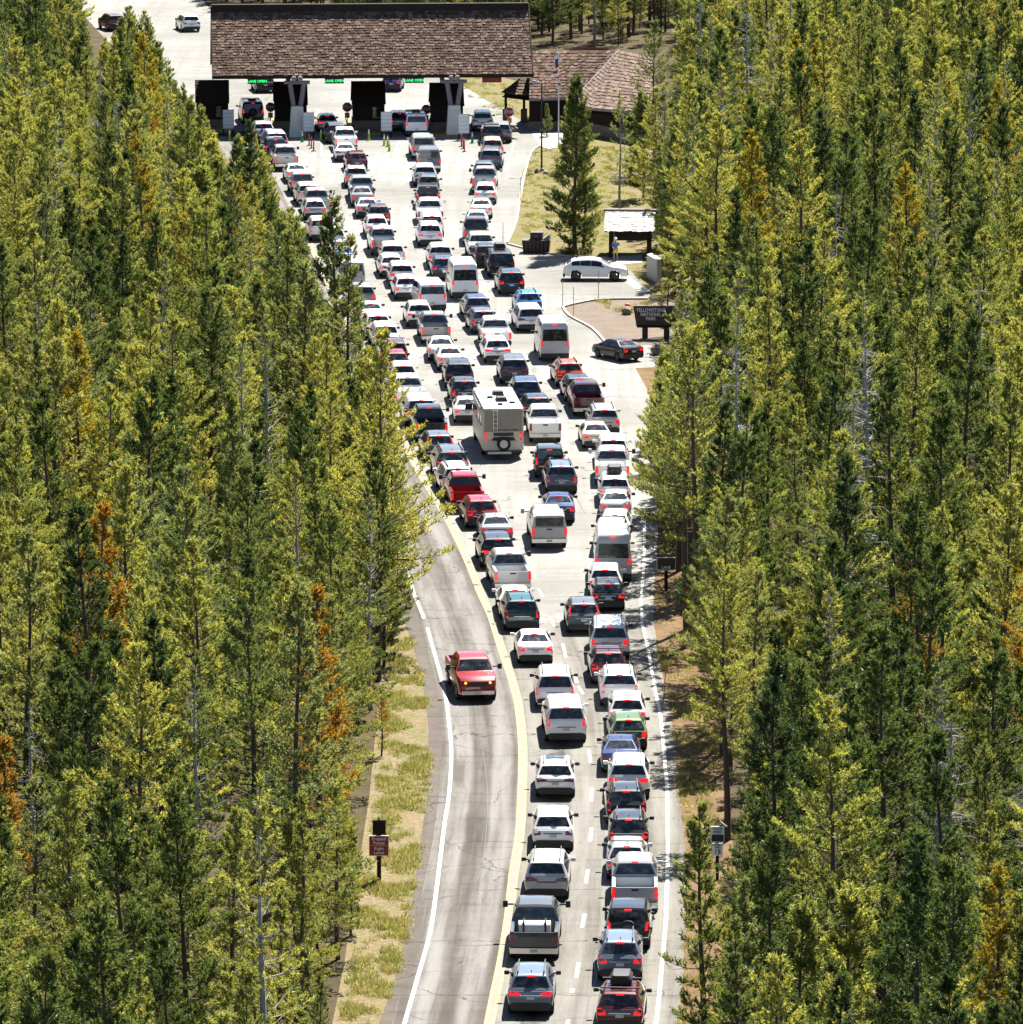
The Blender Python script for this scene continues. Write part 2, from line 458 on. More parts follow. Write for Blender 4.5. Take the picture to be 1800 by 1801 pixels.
yel = smooth_path(pts(YEL[:-3]))
def mark(name, path, w, mat, z=0.034):
    o = strip(path, w, z).build(name, mat); o['kind'] = 'structure'; return o
mark('centre_strip', shifted(yel, 0.16), 0.34, M['line_base'], 0.028)
mark('yellow_line', yel, 0.11, M['yellow_line'])
mark('yellow_line', shifted(yel, 0.32), 0.11, M['yellow_line'])
EL = [(690, 1870), (712, 1800), (735, 1720), (757, 1640), (770, 1550), (782, 1450), (790, 1400), (794, 1340), (792, 1290), (783, 1220), (770, 1170), (752, 1105), (738, 1070)]
mark('edge_line', smooth_path(pts(EL[:-1])), 0.17, M['white_line'])
mark('edge_line', [p for p in shifted(yel, -3.45) if p.y > G(750, 1092).y][:-8], 0.17, M['white_line'])
ER = [(1138, 1860), (1154, 1800), (1159, 1760), (1171, 1627), (1172, 1600), (1174.6, 1522), (1175, 1467), (1174, 1400), (1171, 1355), (1163, 1267), (1153, 1213), (1145, 1171), (1137, 1127), (1130, 1095), (1128, 1055), (1133, 1000), (1134, 960), (1135, 900)]
mark('edge_line', smooth_path(pts(ER)), 0.16, M['white_line'])
# lane dashes (each a painted marking of its own)
DASH = [(1000, 1795, 993, 1830), (1018, 1695, 1014, 1722), (1029, 1609, 1024, 1633), (1034, 1531, 1031, 1555), (1041, 1457, 1038, 1482), (1041, 1387, 1040, 1412), (1036, 1320, 1039, 1342), (1018, 1208, 1026, 1222), (1012, 1190, 1015, 1202), (990, 1133, 996, 1158), (967, 1086, 976, 1104), (947, 1036, 955, 1051), (936, 1003, 942, 1016), (1008, 1740, 1006, 1748),
        (655, 268, 690, 283), (792, 268, 830, 282), (520, 262, 556, 280)]
for a, b, c, d in DASH:
    mark('lane_dash', [G(a, b), G((a + c) / 2, (b + d) / 2), G(c, d)], 0.15, M['white_line'])
for a in ([(566, 252), (566, 276)], [(700, 250), (692, 280)], [(905, 250), (890, 300)]):
    mark('lane_line', smooth_path(pts(a)), 0.14, M['white_line'])
# sealed cracks
for pth in ([(1050, 1672), (1046, 1700), (1049, 1716), (1042, 1742), (1035, 1760), (1034, 1785), (1026, 1800), (1030, 1840)], [(1001, 1360), (1002, 1290), (1000, 1240), (995, 1180), (985, 1130)], [(1065, 1520), (1062, 1440), (1066, 1390), (1060, 1330)],
            [(1010, 870), (1022, 890), (1030, 905)], [(790, 1120), (800, 1135), (812, 1146)], [(850, 1320), (858, 1400), (852, 1500), (838, 1600), (815, 1700)]):
    mark('crack_seal', smooth_path(pts(pth), 4), 0.035, M['seal'], 0.031)
# kerbs (real steps)
def kerb(name, pth, w=0.18, h=0.14, mat=None):
    p = smooth_path(pts(pth))
    l, r = shifted(p, -w / 2), shifted(p, w / 2)
    n = len(p)
    v = [(a.x, a.y, 0) for a in l] + [(a.x, a.y, h) for a in l] + [(a.x, a.y, h) for a in r] + [(a.x, a.y, 0) for a in r]
    f = []
    for i in range(n - 1):
        for k in range(3): f.append((k * n + i, k * n + i + 1, (k + 1) * n + i + 1, (k + 1) * n + i))
    f += [(0, n, 2 * n, 3 * n), (n - 1, 4 * n - 1, 3 * n - 1, 2 * n - 1)]
    o = MB().add(v, f).build(name, mat or M['kerb']); o['kind'] = 'structure'
kerb('kerb', [(950, 258), (935, 269), (922, 313), (914, 357), (908, 393), (893, 428)])
kerb('kerb', [(893, 430), (940, 442), (1000, 452), (1068, 455)])
kerb('kerb', [(1140, 527), (1060, 528), (1015, 535), (991, 541)])
kerb('kerb', [(990, 541), (1002, 557), (1042, 579), (1067, 606)])
# ------------------------------------------------------------------ vehicles
def interp(tab, y):
    if y <= tab[0][0]: return tab[0][1]
    for (a, b), (c, d) in zip(tab, tab[1:]):
        if y <= c: return b + (d - b) * ((y - a) / (c - a) if c > a else 1.0)
    return tab[-1][1]
class Shape:
    """one body style: lofted shell sampled along its length (y, rear bumper at 0)"""
    def __init__(s, L, W, H, top, belt, roofw, axles, tr, glass_r, glass_f, sides, ybeg=0.0, low=0.27, tw=0.24):
        s.L, s.W, s.H, s.top, s.belt, s.roofw = L, W, H, top, belt, roofw
        s.axles, s.tr, s.gr, s.gf, s.sides, s.y0, s.low, s.tw = axles, tr, glass_r, glass_f, sides, ybeg, low, tw
    def hw(s, y):
        w = s.W / 2
        if y < 0.32: w *= 1 - 0.085 * ((0.32 - y) / 0.32) ** 2
        if y > s.L - 0.8: w *= 1 - 0.17 * ((y - s.L + 0.8) / 0.8) ** 2
        return w
    def zb(s, y):
        z = s.low
        if y < 0.5 and s.y0 == 0: z += 0.14 * (0.5 - y) / 0.5
        for a in s.axles:
            Ra = s.tr * 1.17
            if abs(y - a) < Ra: z = max(z, s.tr + math.sqrt(Ra * Ra - (y - a) ** 2) * 0.95)
        return z
    def sec(s, y):
        zt, w, zb = interp(s.top, y), s.hw(y), s.zb(y)
        b = min(interp(s.belt, y), zt - 0.03)
        k = max(0.0, min(1.0, (zt - b - 0.03) / max(0.2, s.H - interp(s.belt, y))))
        wt = w * 0.955 + (s.roofw - w * 0.955) * k
        zb = min(zb, b - 0.06)
        zm = max(zb + 0.03, min(b - 0.03, 0.30 + 0.62 * (b - 0.30)))
        return [(0, zb), (w * 0.93, zb), (w, zm), (w * 0.965, b), (wt, zt - 0.012 - 0.065 * k), (wt - 0.03 - 0.05 * k, zt), (0, zt + 0.02 * (0.4 + 0.6 * k))]
    def shell(s):
        ys = set(p[0] for p in s.top)
        for a in s.axles:
            Ra = s.tr * 1.17
            for d in (-1.004, -0.999, -0.9, -0.65, -0.3, 0, 0.3, 0.65, 0.9, 0.999, 1.004): ys.add(a + Ra * d)
        ys |= {s.y0 + 0.35, s.L - 0.5, s.L - 0.25}
        ys = sorted(y for y in ys if s.y0 - 1e-6 <= y <= s.L + 1e-6)
        ys = [y for i, y in enumerate(ys) if i == 0 or y - ys[i - 1] > 0.0015]
        V, Fs = [], []
        for y in ys:
            h = s.sec(y)
            V += [(x, y, z) for x, z in h] + [(-x, y, z) for x, z in h[-2:0:-1]]
        n = 12
        for i in range(len(ys) - 1):
            for k in range(n):
                Fs.append((i * n + k, i * n + (k + 1) % n, (i + 1) * n + (k + 1) % n, (i + 1) * n + k))
        Fs.append(tuple(range(n - 1, -1, -1))); m0 = (len(ys) - 1) * n
        Fs.append(tuple(range(m0, m0 + n)))
        return MB().add([(x, y - s.L / 2, z) for x, y, z in V], Fs)
    def toppatch(s, ya, yb, inset=0.035, off=0.014):
        mb, ny, nx = MB(), 5, 4
        V = []
        for i in range(ny + 1):
            y = ya + (yb - ya) * i / ny
            e = 0.01
            dy, dz = 2 * e, interp(s.top, y + e) - interp(s.top, y - e)
            l = math.hypot(dy, dz)
            h = s.sec(y)
            w = h[5][0] - inset
            for j in range(-nx, nx + 1):
                x = w * j / nx
                z = h[5][1] + (h[6][1] - h[5][1]) * (1 - abs(x) / max(h[5][0], 0.01))
                V.append((x, y - dz / l * off - s.L / 2, z + dy / l * off))
        m = 2 * nx + 1
        return mb.add(V, [(i * m + j, i * m + j + 1, (i + 1) * m + j + 1, (i + 1) * m + j) for i in range(ny) for j in range(m - 1)])
    def sidepatch(s, ya, yb, sg):
        mb, ny = MB(), 4
        V = []
        for i in range(ny + 1):
            y = ya + (yb - ya) * i / ny
            h = s.sec(y)
            (x3, z3), (x4, z4) = h[3], h[4]
            for v in (0.10, 0.9):
                V.append((sg * (x3 + (x4 - x3) * v + 0.014), y - s.L / 2, z3 + (z4 - z3) * v + 0.004))
        f = [(2 * i, 2 * i + 1, 2 * i + 3, 2 * i + 2) for i in range(ny)]
        return mb.add(V, f if sg < 0 else [q[::-1] for q in f])
    def ry(s, z):
        """rear face: y at height z"""
        t = s.top
        for (a, b), (c, d) in zip(t, t[1:]):
            if d >= z and d > b: return a + (c - a) * max(0.0, (z - b) / (d - b))
        return t[0][0]
    def rpanel(s, poly, out=0.022, depth=0.07):
        mb = MB()
        a = [(x, s.ry(z) - out - s.L / 2 + 0.10 * max(0.0, abs(x) / (s.W / 2) - 0.72) ** 1.5, z) for x, z in poly]
        n = len(a)
        V = a + [(x, y + depth, z) for x, y, z in a]
        return mb.add(V, [tuple(range(n)), tuple(range(2 * n - 1, n - 1, -1))] + [(k, n + k, n + (k + 1) % n, (k + 1) % n) for k in range(n)])

SH = {}
SH['sedan'] = Shape(4.75, 1.84, 1.46, [(0, .58), (.02, .70), (.05, .98), (.12, 1.055), (.70, 1.10), (1.45, 1.39), (1.7, 1.435), (2.2, 1.46), (2.75, 1.42), (2.95, 1.37), (3.6, 1.02), (4.3, .90), (4.62, .76), (4.75, .52)],
                    [(0, 1.0), (2, .97), (3.6, .95), (4.75, .9)], .58, (1.02, 3.80), .33, (.78, 1.40), (2.98, 3.55), [(1.35, 2.08), (2.16, 2.95)], low=.28)
SH['hatch'] = Shape(4.3, 1.80, 1.56, [(0, .60), (.02, .78), (.06, .98), (.12, 1.03), (.50, 1.45), (.62, 1.50), (1.4, 1.56), (2.2, 1.53), (2.5, 1.48), (3.2, 1.04), (3.9, .93), (4.2, .80), (4.3, .5)],
                    [(0, 1.0), (2, .97), (4.3, .9)], .60, (.85, 3.42), .33, (.14, .47), (2.55, 3.15), [(.75, 1.55), (1.63, 2.5)], low=.30)
SH['cuv'] = Shape(4.55, 1.86, 1.67, [(0, .62), (.02, .82), (.06, 1.02), (.12, 1.07), (.46, 1.55), (.60, 1.62), (1.6, 1.67), (2.4, 1.63), (2.7, 1.57), (3.4, 1.10), (4.1, .98), (4.42, .85), (4.55, .52)],
                  [(0, 1.05), (2, 1.02), (4.5, .95)], .63, (.88, 3.58), .36, (.185, .44), (2.74, 3.36), [(.62, 1.0), (1.08, 1.86), (1.94, 2.72)], low=.35)
SH['suv'] = Shape(4.9, 1.95, 1.76, [(0, .64), (.02, .86), (.05, 1.08), (.10, 1.13), (.36, 1.64), (.50, 1.71), (1.8, 1.76), (2.7, 1.72), (2.95, 1.66), (3.65, 1.17), (4.5, 1.05), (4.8, .90), (4.9, .55)],
                  [(0, 1.10), (2, 1.07), (4.9, 1.0)], .68, (.98, 3.85), .38, (.15, .34), (2.99, 3.6), [(.50, 1.12), (1.2, 2.0), (2.08, 2.95)], low=.36)
SH['big'] = Shape(5.25, 2.03, 1.92, [(0, .68), (.02, .92), (.04, 1.18), (.07, 1.22), (.24, 1.78), (.36, 1.86), (1.0, 1.90), (2.2, 1.92), (3.1, 1.87), (3.3, 1.81), (3.95, 1.29), (4.9, 1.17), (5.17, 1.0), (5.25, .6)],
                  [(0, 1.19), (2, 1.17), (5.2, 1.1)], .74, (1.1, 4.15), .41, (.085, .225), (3.34, 3.9), [(.36, 1.2), (1.28, 2.2), (2.28, 3.3)], low=.40)
SH['minivan'] = Shape(5.15, 2.0, 1.76, [(0, .62), (.02, .85), (.05, 1.02), (.09, 1.07), (.33, 1.64), (.46, 1.71), (1.8, 1.76), (2.8, 1.74), (3.1, 1.67), (4.1, 1.10), (4.75, .98), (5.05, .82), (5.15, .5)],
                      [(0, 1.04), (2, 1.02), (5.1, .95)], .71, (1.0, 4.05), .35, (.11, .31), (3.14, 4.0), [(.5, 1.35), (1.43, 2.35), (2.43, 3.2)], low=.28)
SH['jeep'] = Shape(4.35, 1.88, 1.86, [(0, .55), (.01, .85), (.02, 1.14), (.04, 1.19), (.11, 1.74), (.18, 1.82), (.6, 1.86), (1.9, 1.85), (2.1, 1.80), (2.42, 1.27), (3.9, 1.14), (4.3, 1.02), (4.35, .6)],
                   [(0, 1.17), (2, 1.16), (4.3, 1.1)], .74, (.82, 3.5), .42, (.045, .108), (2.13, 2.4), [(.2, .72), (.8, 1.45), (1.53, 2.12)], low=.42)
SH['van'] = Shape(5.95, 2.06, 2.68, [(0, .55), (.02, .95), (.03, 1.32), (.04, 1.38), (.14, 2.28), (.20, 2.50), (.34, 2.63), (.8, 2.68), (4.0, 2.66), (4.5, 2.50), (4.75, 2.28), (5.3, 1.42), (5.8, 1.18), (5.95, .6)],
                  [(0, 1.36), (2, 1.34), (5.9, 1.15)], .84, (1.25, 4.95), .36, (.045, .130), (4.78, 5.25), [(.35, 1.5), (1.6, 2.8), (2.9, 3.9), (4.0, 4.7)], low=.28)
SH['vanlow'] = Shape(5.5, 2.06, 2.12, [(0, .55), (.02, .95), (.03, 1.28), (.04, 1.32), (.12, 1.90), (.18, 2.02), (.30, 2.08), (.8, 2.12), (3.6, 2.10), (4.0, 2.0), (4.2, 1.86), (4.85, 1.32), (5.35, 1.12), (5.5, .6)],
                     [(0, 1.30), (2, 1.28), (5.4, 1.1)], .84, (1.2, 4.5), .35, (.045, .115), (4.24, 4.8), [(.3, 1.35), (1.45, 2.6), (2.7, 3.45), (3.55, 4.2)], low=.28)
SH['pickup'] = Shape(5.9, 2.03, 1.95, [(1.94, .95), (1.95, 1.15), (1.96, 1.28), (2.00, 1.34), (2.13, 1.82), (2.22, 1.90), (2.6, 1.94), (3.4, 1.95), (3.85, 1.90), (4.0, 1.84), (4.6, 1.34), (5.6, 1.23), (5.82, 1.10), (5.9, .6)],
                     [(1.9, 1.28), (4.6, 1.26), (5.9, 1.15)], .72, (1.12, 4.85), .41, (2.005, 2.118), (4.03, 4.55), [(2.2, 3.0), (3.08, 4.0)], ybeg=1.94, low=.40)
ROOF_REAR = {'sedan': (1.45, 1.39), 'hatch': (.50, 1.46), 'cuv': (.46, 1.56), 'suv': (.36, 1.65), 'big': (.24, 1.79), 'minivan': (.33, 1.65), 'jeep': (.11, 1.75), 'van': (.22, 2.52), 'vanlow': (.13, 1.95), 'pickup': (2.13, 1.83)}

MESH = {}
def wheel_mesh(tr, w, dark):
    t = MB()
    n = 18
    for sx, rr in ((-.5, tr * .90), (-.42, tr), (.42, tr), (.5, tr * .90), (.36, tr * .64), (-.36, tr * .64)):
        t.v += [(w * sx, rr * math.cos(2 * math.pi * k / n), rr * math.sin(2 * math.pi * k / n)) for k in range(n)]
    for i in range(6):
        for k in range(n):
            j = (i + 1) % 6
            t.f.append((i * n + k, i * n + (k + 1) % n, j * n + (k + 1) % n, j * n + k))
    r = MB()
    r.tube((-w * .30, 0, 0), (w * .30, 0, 0), tr * .18, n=10)
    for k in range(5):
        a = 2 * math.pi * k / 5
        d = (0, math.cos(a), math.sin(a)); p = (0, -math.sin(a), math.cos(a))
        for sx in (-.38, .30):
            V = [(w * (sx + e), d[1] * q + p[1] * g, d[2] * q + p[2] * g) for e in (0, .08) for q, g in ((0.03, -.05), (tr * .66, -.06), (tr * .66, .06), (0.03, .05))]
            r.add(V, [(0, 1, 2, 3), (7, 6, 5, 4), (0, 4, 5, 1), (1, 5, 6, 2), (2, 6, 7, 3), (3, 7, 4, 0)])
    return t.mesh('wheel', M['tyre'], 40), r.mesh('rim', M['rim_dark'] if dark else M['rim'], 30)
WHEELS = {}
def mirror_box(s, y, z, tow):
    a = MB(); w = s.W / 2
    ex = .30 if tow else .13
    sz = .15 if tow else .085
    mb = MB().box(w * .93, w + ex - .06, -.03, .03, z - .03, z + .03)
    mb.box(w + ex - .12, w + ex + .08, -.05, .07, z - sz * .8, z + sz)
    mb.v = [(x, yy + y - s.L / 2, zz) for x, yy, zz in mb.v]
    return mb
def flip(mb):
    o = MB(); o.v = [(-x, y, z) for x, y, z in mb.v]; o.f = [f[::-1] for f in mb.f]; return o
TAILS = {
    'v': [(.76, -.30), (.89, -.26), (.92, .04), (.86, .14), (.78, .0)],
    'h': [(.40, -.17), (.90, -.20), (.93, -.02), (.72, .0), (.42, -.09)],
    'w': [(.58, -.22), (.90, -.24), (.93, .0), (.80, .03), (.60, -.08)],
    't': [(.78, -.02), (.86, -.06), (.80, .42), (.72, .44)],
    'r': [(.66, -.26), (.80, -.32), (.90, -.24), (.92, -.08), (.84, .02), (.68, -.06)],
}
def get(key, fn):
    if key not in MESH: MESH[key] = fn()
    return MESH[key]
def pickup_bed(s):
    ys = [0.07, 0.25]
    a, Ra = s.axles[0], s.tr * 1.17
    ys += [a + Ra * d for d in (-1.004, -.999, -.9, -.65, -.3, 0, .3, .65, .9, .999, 1.004)] + [1.9]
    V, Fs = [], []
    for y in ys:
        w, zb = s.hw(y + .15), s.zb(y)
        zb = max(zb, .55) if zb < .6 else zb
        h = [(0, min(zb, .80)), (w * .95, zb), (w, max(.95, zb + .03)), (w * .975, 1.25), (w * .955, 1.285), (w * .83, 1.285), (w * .81, 1.26), (w * .80, .84), (0, .84)]
        V += [(x, y - s.L / 2, z) for x, z in h] + [(-x, y - s.L / 2, z) for x, z in h[-2:0:-1]]
    n = 16
    for i in range(len(ys) - 1):
        for k in range(n): Fs.append((i * n + k, i * n + (k + 1) % n, (i + 1) * n + (k + 1) % n, (i + 1) * n + k))
    Fs.append(tuple(range(n - 1, -1, -1))); m0 = (len(ys) - 1) * n
    Fs.append(tuple(range(m0, m0 + n)))
    return MB().add(V, Fs).box(-.80, .80, 1.86 - s.L / 2, 1.91 - s.L / 2, .84, 1.27)
def rect(x0, x1, z0, z1): return [(x0, z0), (x1, z0), (x1, z1), (x0, z1)]

def vehicle(kind, loc, rz, color, label, cat, name, group, tail='w', lit=True, extras=(), scale=(1, 1, 1), second=None, front=False):
    s = SH[kind]
    root = empty(name, loc, rz)
    root.scale = scale
    tag(root, label, cat, group)
    hw, L = s.W / 2, s.L
    c = tuple(color) + (1,)
    def part(nm, key, fn, mat, par=root, loc=(0, 0, 0), smooth=None, col=c):
        me = get((kind, nm, key, mat.name), lambda: fn().mesh(nm, mat, smooth))
        o = link(nm, me, par, loc)
        if mat is M['paint']: o.color = col
        return o
    body = part('cab' if kind == 'pickup' else 'body', 0, s.shell, M['paint'], smooth=32)
    part('rear_window', 0, lambda: s.toppatch(*s.gr, inset=.05 if kind != 'jeep' else .02), M['glass'], smooth=60)
    part('windshield', 0, lambda: s.toppatch(*s.gf, inset=.02), M['glass'], smooth=60)
    for i, (a, b) in enumerate(s.sides):
        for sg in (-1, 1): part('side_window', (i, sg), lambda: s.sidepatch(a, b, sg), M['glass'], smooth=60)
    dark = 'darkrim' in extras
    wk = (round(s.tr, 2), dark)
    if wk not in WHEELS: WHEELS[wk] = wheel_mesh(s.tr, s.tw, dark)
    for a in s.axles:
        for sg in (-1, 1):
            w = link('wheel', WHEELS[wk][0], root, (sg * (hw - s.tw / 2 - .015), a - L / 2, s.tr))
            link('rim', WHEELS[wk][1], w)
    bl = interp(s.belt, 0)
    tow = 'tow' in extras
    my = {'pickup': 4.12, 'van': 4.9, 'vanlow': 4.4}.get(kind, s.gf[0] + .12)
    mz = interp(s.belt, my) + (.20 if tow or kind == 'van' else .10)
    for sg in (-1, 1):
        part('mirror', (tow, sg), lambda: mirror_box(s, my, mz, tow) if sg > 0 else flip(mirror_box(s, my, mz, tow)), M['black'] if color[0] < .3 or rng.random() < .6 else M['paint'])
    tm = M['tail_on'] if lit else M['tail_off']
    if kind == 'pickup':
        part('bed', 0, lambda: pickup_bed(s), M['paint'], smooth=30)
        part('tailgate', 0, lambda: MB().box(-.82, .82, .015 - L / 2, .068 - L / 2, .66, 1.27), M['paint'], col=(tuple(second) + (1,)) if second else c)
        part('bumper', 0, lambda: MB().prism([(-.98, .10 - L / 2, .42), (.98, .10 - L / 2, .42), (1.0, .10 - L / 2, .64), (-1.0, .10 - L / 2, .64)][::-1], (0, -.19, 0)), M['black'] if 'blackbump' in extras else M['chrome'])
        for sg in (-1, 1):
            part('tail_light', (sg, lit), lambda: MB().box(*sorted((sg * .845, sg * .985)), .01 - L / 2, .30 - L / 2, .80, 1.20), tm)
        part('licence_plate', 0, lambda: MB().box(-.16, .16, -.105 - L / 2, -.088 - L / 2, .47, .60), M['plate'])
        if lit: part('brake_light', 0, lambda: MB().box(-.14, .14, 2.11 - L / 2, 2.2 - L / 2, 1.845, 1.885), M['tail_on'])
        part('tailgate_handle', 0, lambda: MB().box(-.15, .15, .0 - L / 2, .02 - L / 2, 1.12, 1.20), M['black'])
        if 'shell' in extras:
            cs = part('camper_shell', 0, lambda: MB().add([(x * k, y - L / 2, z) for y in (.06, 1.93) for x, k, z in ((-.97, 1, 1.29), (.97, 1, 1.29), (.86, 1, 1.86), (.70, 1, 1.93), (-.70, 1, 1.93), (-.86, 1, 1.86))],
                                                [(0, 1, 2, 3, 4, 5), (11, 10, 9, 8, 7, 6)] + [(k, 6 + k, 6 + (k + 1) % 6, (k + 1) % 6) for k in range(6)]), M['paint'])
            part('shell_window', 0, lambda: MB().box(-.78, .78, .035 - L / 2, .058 - L / 2, 1.33, 1.80), M['glass'], par=cs)
        if 'rack' in extras:
            for yy in (.3, .95, 1.6):
                part('roof_rack_bar', yy, lambda: MB().box(-.85, .85, yy - L / 2, yy + .06 - L / 2, 1.96, 2.02), M['white_panel'])
        if 'tonneau' in extras:
            part('bed_cover', 0, lambda: MB().box(-.93, .93, .03 - L / 2, 1.92 - L / 2, 1.29, 1.345), M['paint'] if 'whitecover' in extras else M['black'])
    else:
        t = TAILS[tail]
        for sg in (-1, 1):
            part('tail_light', (tail, sg, lit), lambda: s.rpanel([(sg * x * hw, bl + z) for x, z in (t if sg > 0 else t[::-1])]), tm)
        if tail == 'h' and 'bar' in extras:
            part('light_bar', lit, lambda: s.rpanel(rect(-.44 * hw, .44 * hw, bl - .14, bl - .08)), tm)
        if kind in ('van', 'vanlow'):
            part('bumper', 0, lambda: s.rpanel(rect(-.93 * hw, .93 * hw, .30, .60), .05, .2), M['black'])
            part('door_seam', 0, lambda: s.rpanel(rect(-.012, .012, .62, s.H - .5), .006, .02), M['black'])
        else:
            part('bumper', 0, lambda: s.rpanel([(-.80 * hw, .28), (.80 * hw, .28), (.94 * hw, .52), (.74 * hw, .60), (-.74 * hw, .60), (-.94 * hw, .52)], .035, .15), M['black'])  # black plastic trim, taller so its colour also paints the shade under the tail
        part('licence_plate', 0, lambda: s.rpanel(rect(-.16, .16, .72 if kind not in ('van', 'vanlow') else .66, .84 if kind not in ('van', 'vanlow') else .78), .03, .03), M['plate'])
        if kind not in ('jeep', 'van', 'vanlow'):
            part('tailgate_trim', 0, lambda: s.rpanel(rect(-.45 * hw, .45 * hw, .87, .90), .03, .03), M['chrome'] if color[0] < .4 else M['black'])
        if lit:
            zt = ROOF_REAR[kind][1]
            part('brake_light', 0, lambda: MB().box(-.15, .15, s.gr[1] - .05 - L / 2, s.gr[1] + .04 - L / 2, zt - .03, zt + .035), M['tail_on'])
        if kind not in ('jeep', 'van', 'vanlow'):
            part('antenna', 0, lambda: MB().prism([(0.0, s.gr[1] + .30 - L / 2, s.H - .06), (0.0, s.gr[1] + .52 - L / 2, s.H - .06), (0.0, s.gr[1] + .34 - L / 2, s.H + .06)], (.03, 0, 0)), M['black'])
    if 'rails' in extras:
        ya, yb = s.gr[1] + .15, s.gf[0] - .2
        for sg in (-1, 1):
            part('roof_rail', sg, lambda: MB().box(*sorted((sg * (s.roofw - .13), sg * (s.roofw - .09))), ya - L / 2, yb - L / 2, s.H - .05, s.H + .07), M['black'])
    if 'bars' in extras:
        for yy in (s.gr[1] + .3, s.gf[0] - .5):
            part('roof_rack_bar', yy, lambda: MB().box(-s.roofw - .12, s.roofw + .12, yy - L / 2, yy + .07 - L / 2, s.H + .06, s.H + .11), M['black'])
    if 'spare' in extras:
        sp = MB().tube((0, -.04 - L / 2, 1.0 if kind == 'jeep' else 1.15), (0, -.26 - L / 2, 1.0 if kind == 'jeep' else 1.15), .38, n=20)
        part('spare_wheel', 'x', lambda: sp, M['tyre'], smooth=40)
        part('spare_wheel_cover', 'x', lambda: MB().tube((0, -.255 - L / 2, 1.0 if kind == 'jeep' else 1.15), (0, -.285 - L / 2, 1.0 if kind == 'jeep' else 1.15), .24, n=16), M['rim_dark'], smooth=40)
    if kind == 'jeep':
        for a in s.axles:
            for sg in (-1, 1):
                part('fender_flare', (a, sg), lambda: MB().box(*sorted((sg * (hw - .06), sg * (hw + .07))), a - .50 - L / 2, a + .50 - L / 2, .88, .98), M['black'])
    if 'ac' in extras:
        part('air_conditioner', 0, lambda: MB().taper(0, 1.3 - L / 2, s.H, s.H + .22, .75, .95, .6, .8), M['black'])
    if 'hatchvent' in extras:
        part('roof_vent', 0, lambda: MB().taper(0.1, 1.2 - L / 2, s.H - .01, s.H + .09, .6, .6, .5, .5), M['white_panel'])
    if 'sunroof' in extras:
        part('sunroof', 0, lambda: s.toppatch(s.gf[0] - 1.35, s.gf[0] - .25, .12, .012), M['glass'])
    if front:
        fz = interp(s.top, L - .15)
        for sg in (-1, 1):
            part('headlight', sg, lambda: MB().prism([(sg * .62 * hw, L / 2 - .05, fz - .22), (sg * .88 * hw, L / 2 - .22, fz - .20), (sg * .86 * hw, L / 2 - .26, fz + .0), (sg * .62 * hw, L / 2 - .16, fz - .03)][::sg], (0, .05, .02)), M['headlight'])
        part('grille', 0, lambda: MB().box(-.52 * hw, .52 * hw, L / 2 - .05, L / 2 + .02, fz - .30, fz - .07), M['black'])
        part('front_bumper', 0, lambda: MB().box(-.80 * hw, .80 * hw, L / 2 - .1, L / 2 + .05, .42, .60), M['chrome'] if kind == 'pickup' else M['black'])
        part('front_plate', 0, lambda: MB().box(-.16, .16, L / 2 + .05, L / 2 + .065, .46, .58), M['plate'])
    return root
# ------------------------------------------------------------------ the queue: photo position of each roof's rear edge, lane by lane from the gate
C = dict(white=(.80, .80, .79), silver=(.44, .45, .46), grey=(.20, .21, .22), dkgrey=(.07, .075, .08), black=(.012, .012, .014), navy=(.018, .03, .075), blue=(.012, .025, .10),
         sky=(.015, .15, .42), red=(.20, .005, .008), maroon=(.055, .004, .008), orange=(.34, .05, .008), green=(.085, .14, .045), pine=(.008, .05, .045), beige=(.50, .46, .38), slate=(.10, .13, .17), ltgrey=(.34, .36, .38))
CN = dict(white='white', silver='silver', grey='grey', dkgrey='dark grey', black='black', navy='navy blue', blue='blue', sky='bright blue', red='red', maroon='maroon', orange='orange', green='olive green', pine='dark green', beige='beige', slate='blue-grey', ltgrey='light grey')
KN = dict(sedan='sedan', hatch='hatchback', cuv='crossover', suv='SUV', big='large SUV', minivan='minivan', jeep='boxy off-roader', van='high-roof van', vanlow='passenger van', pickup='pickup')
LANES = {}
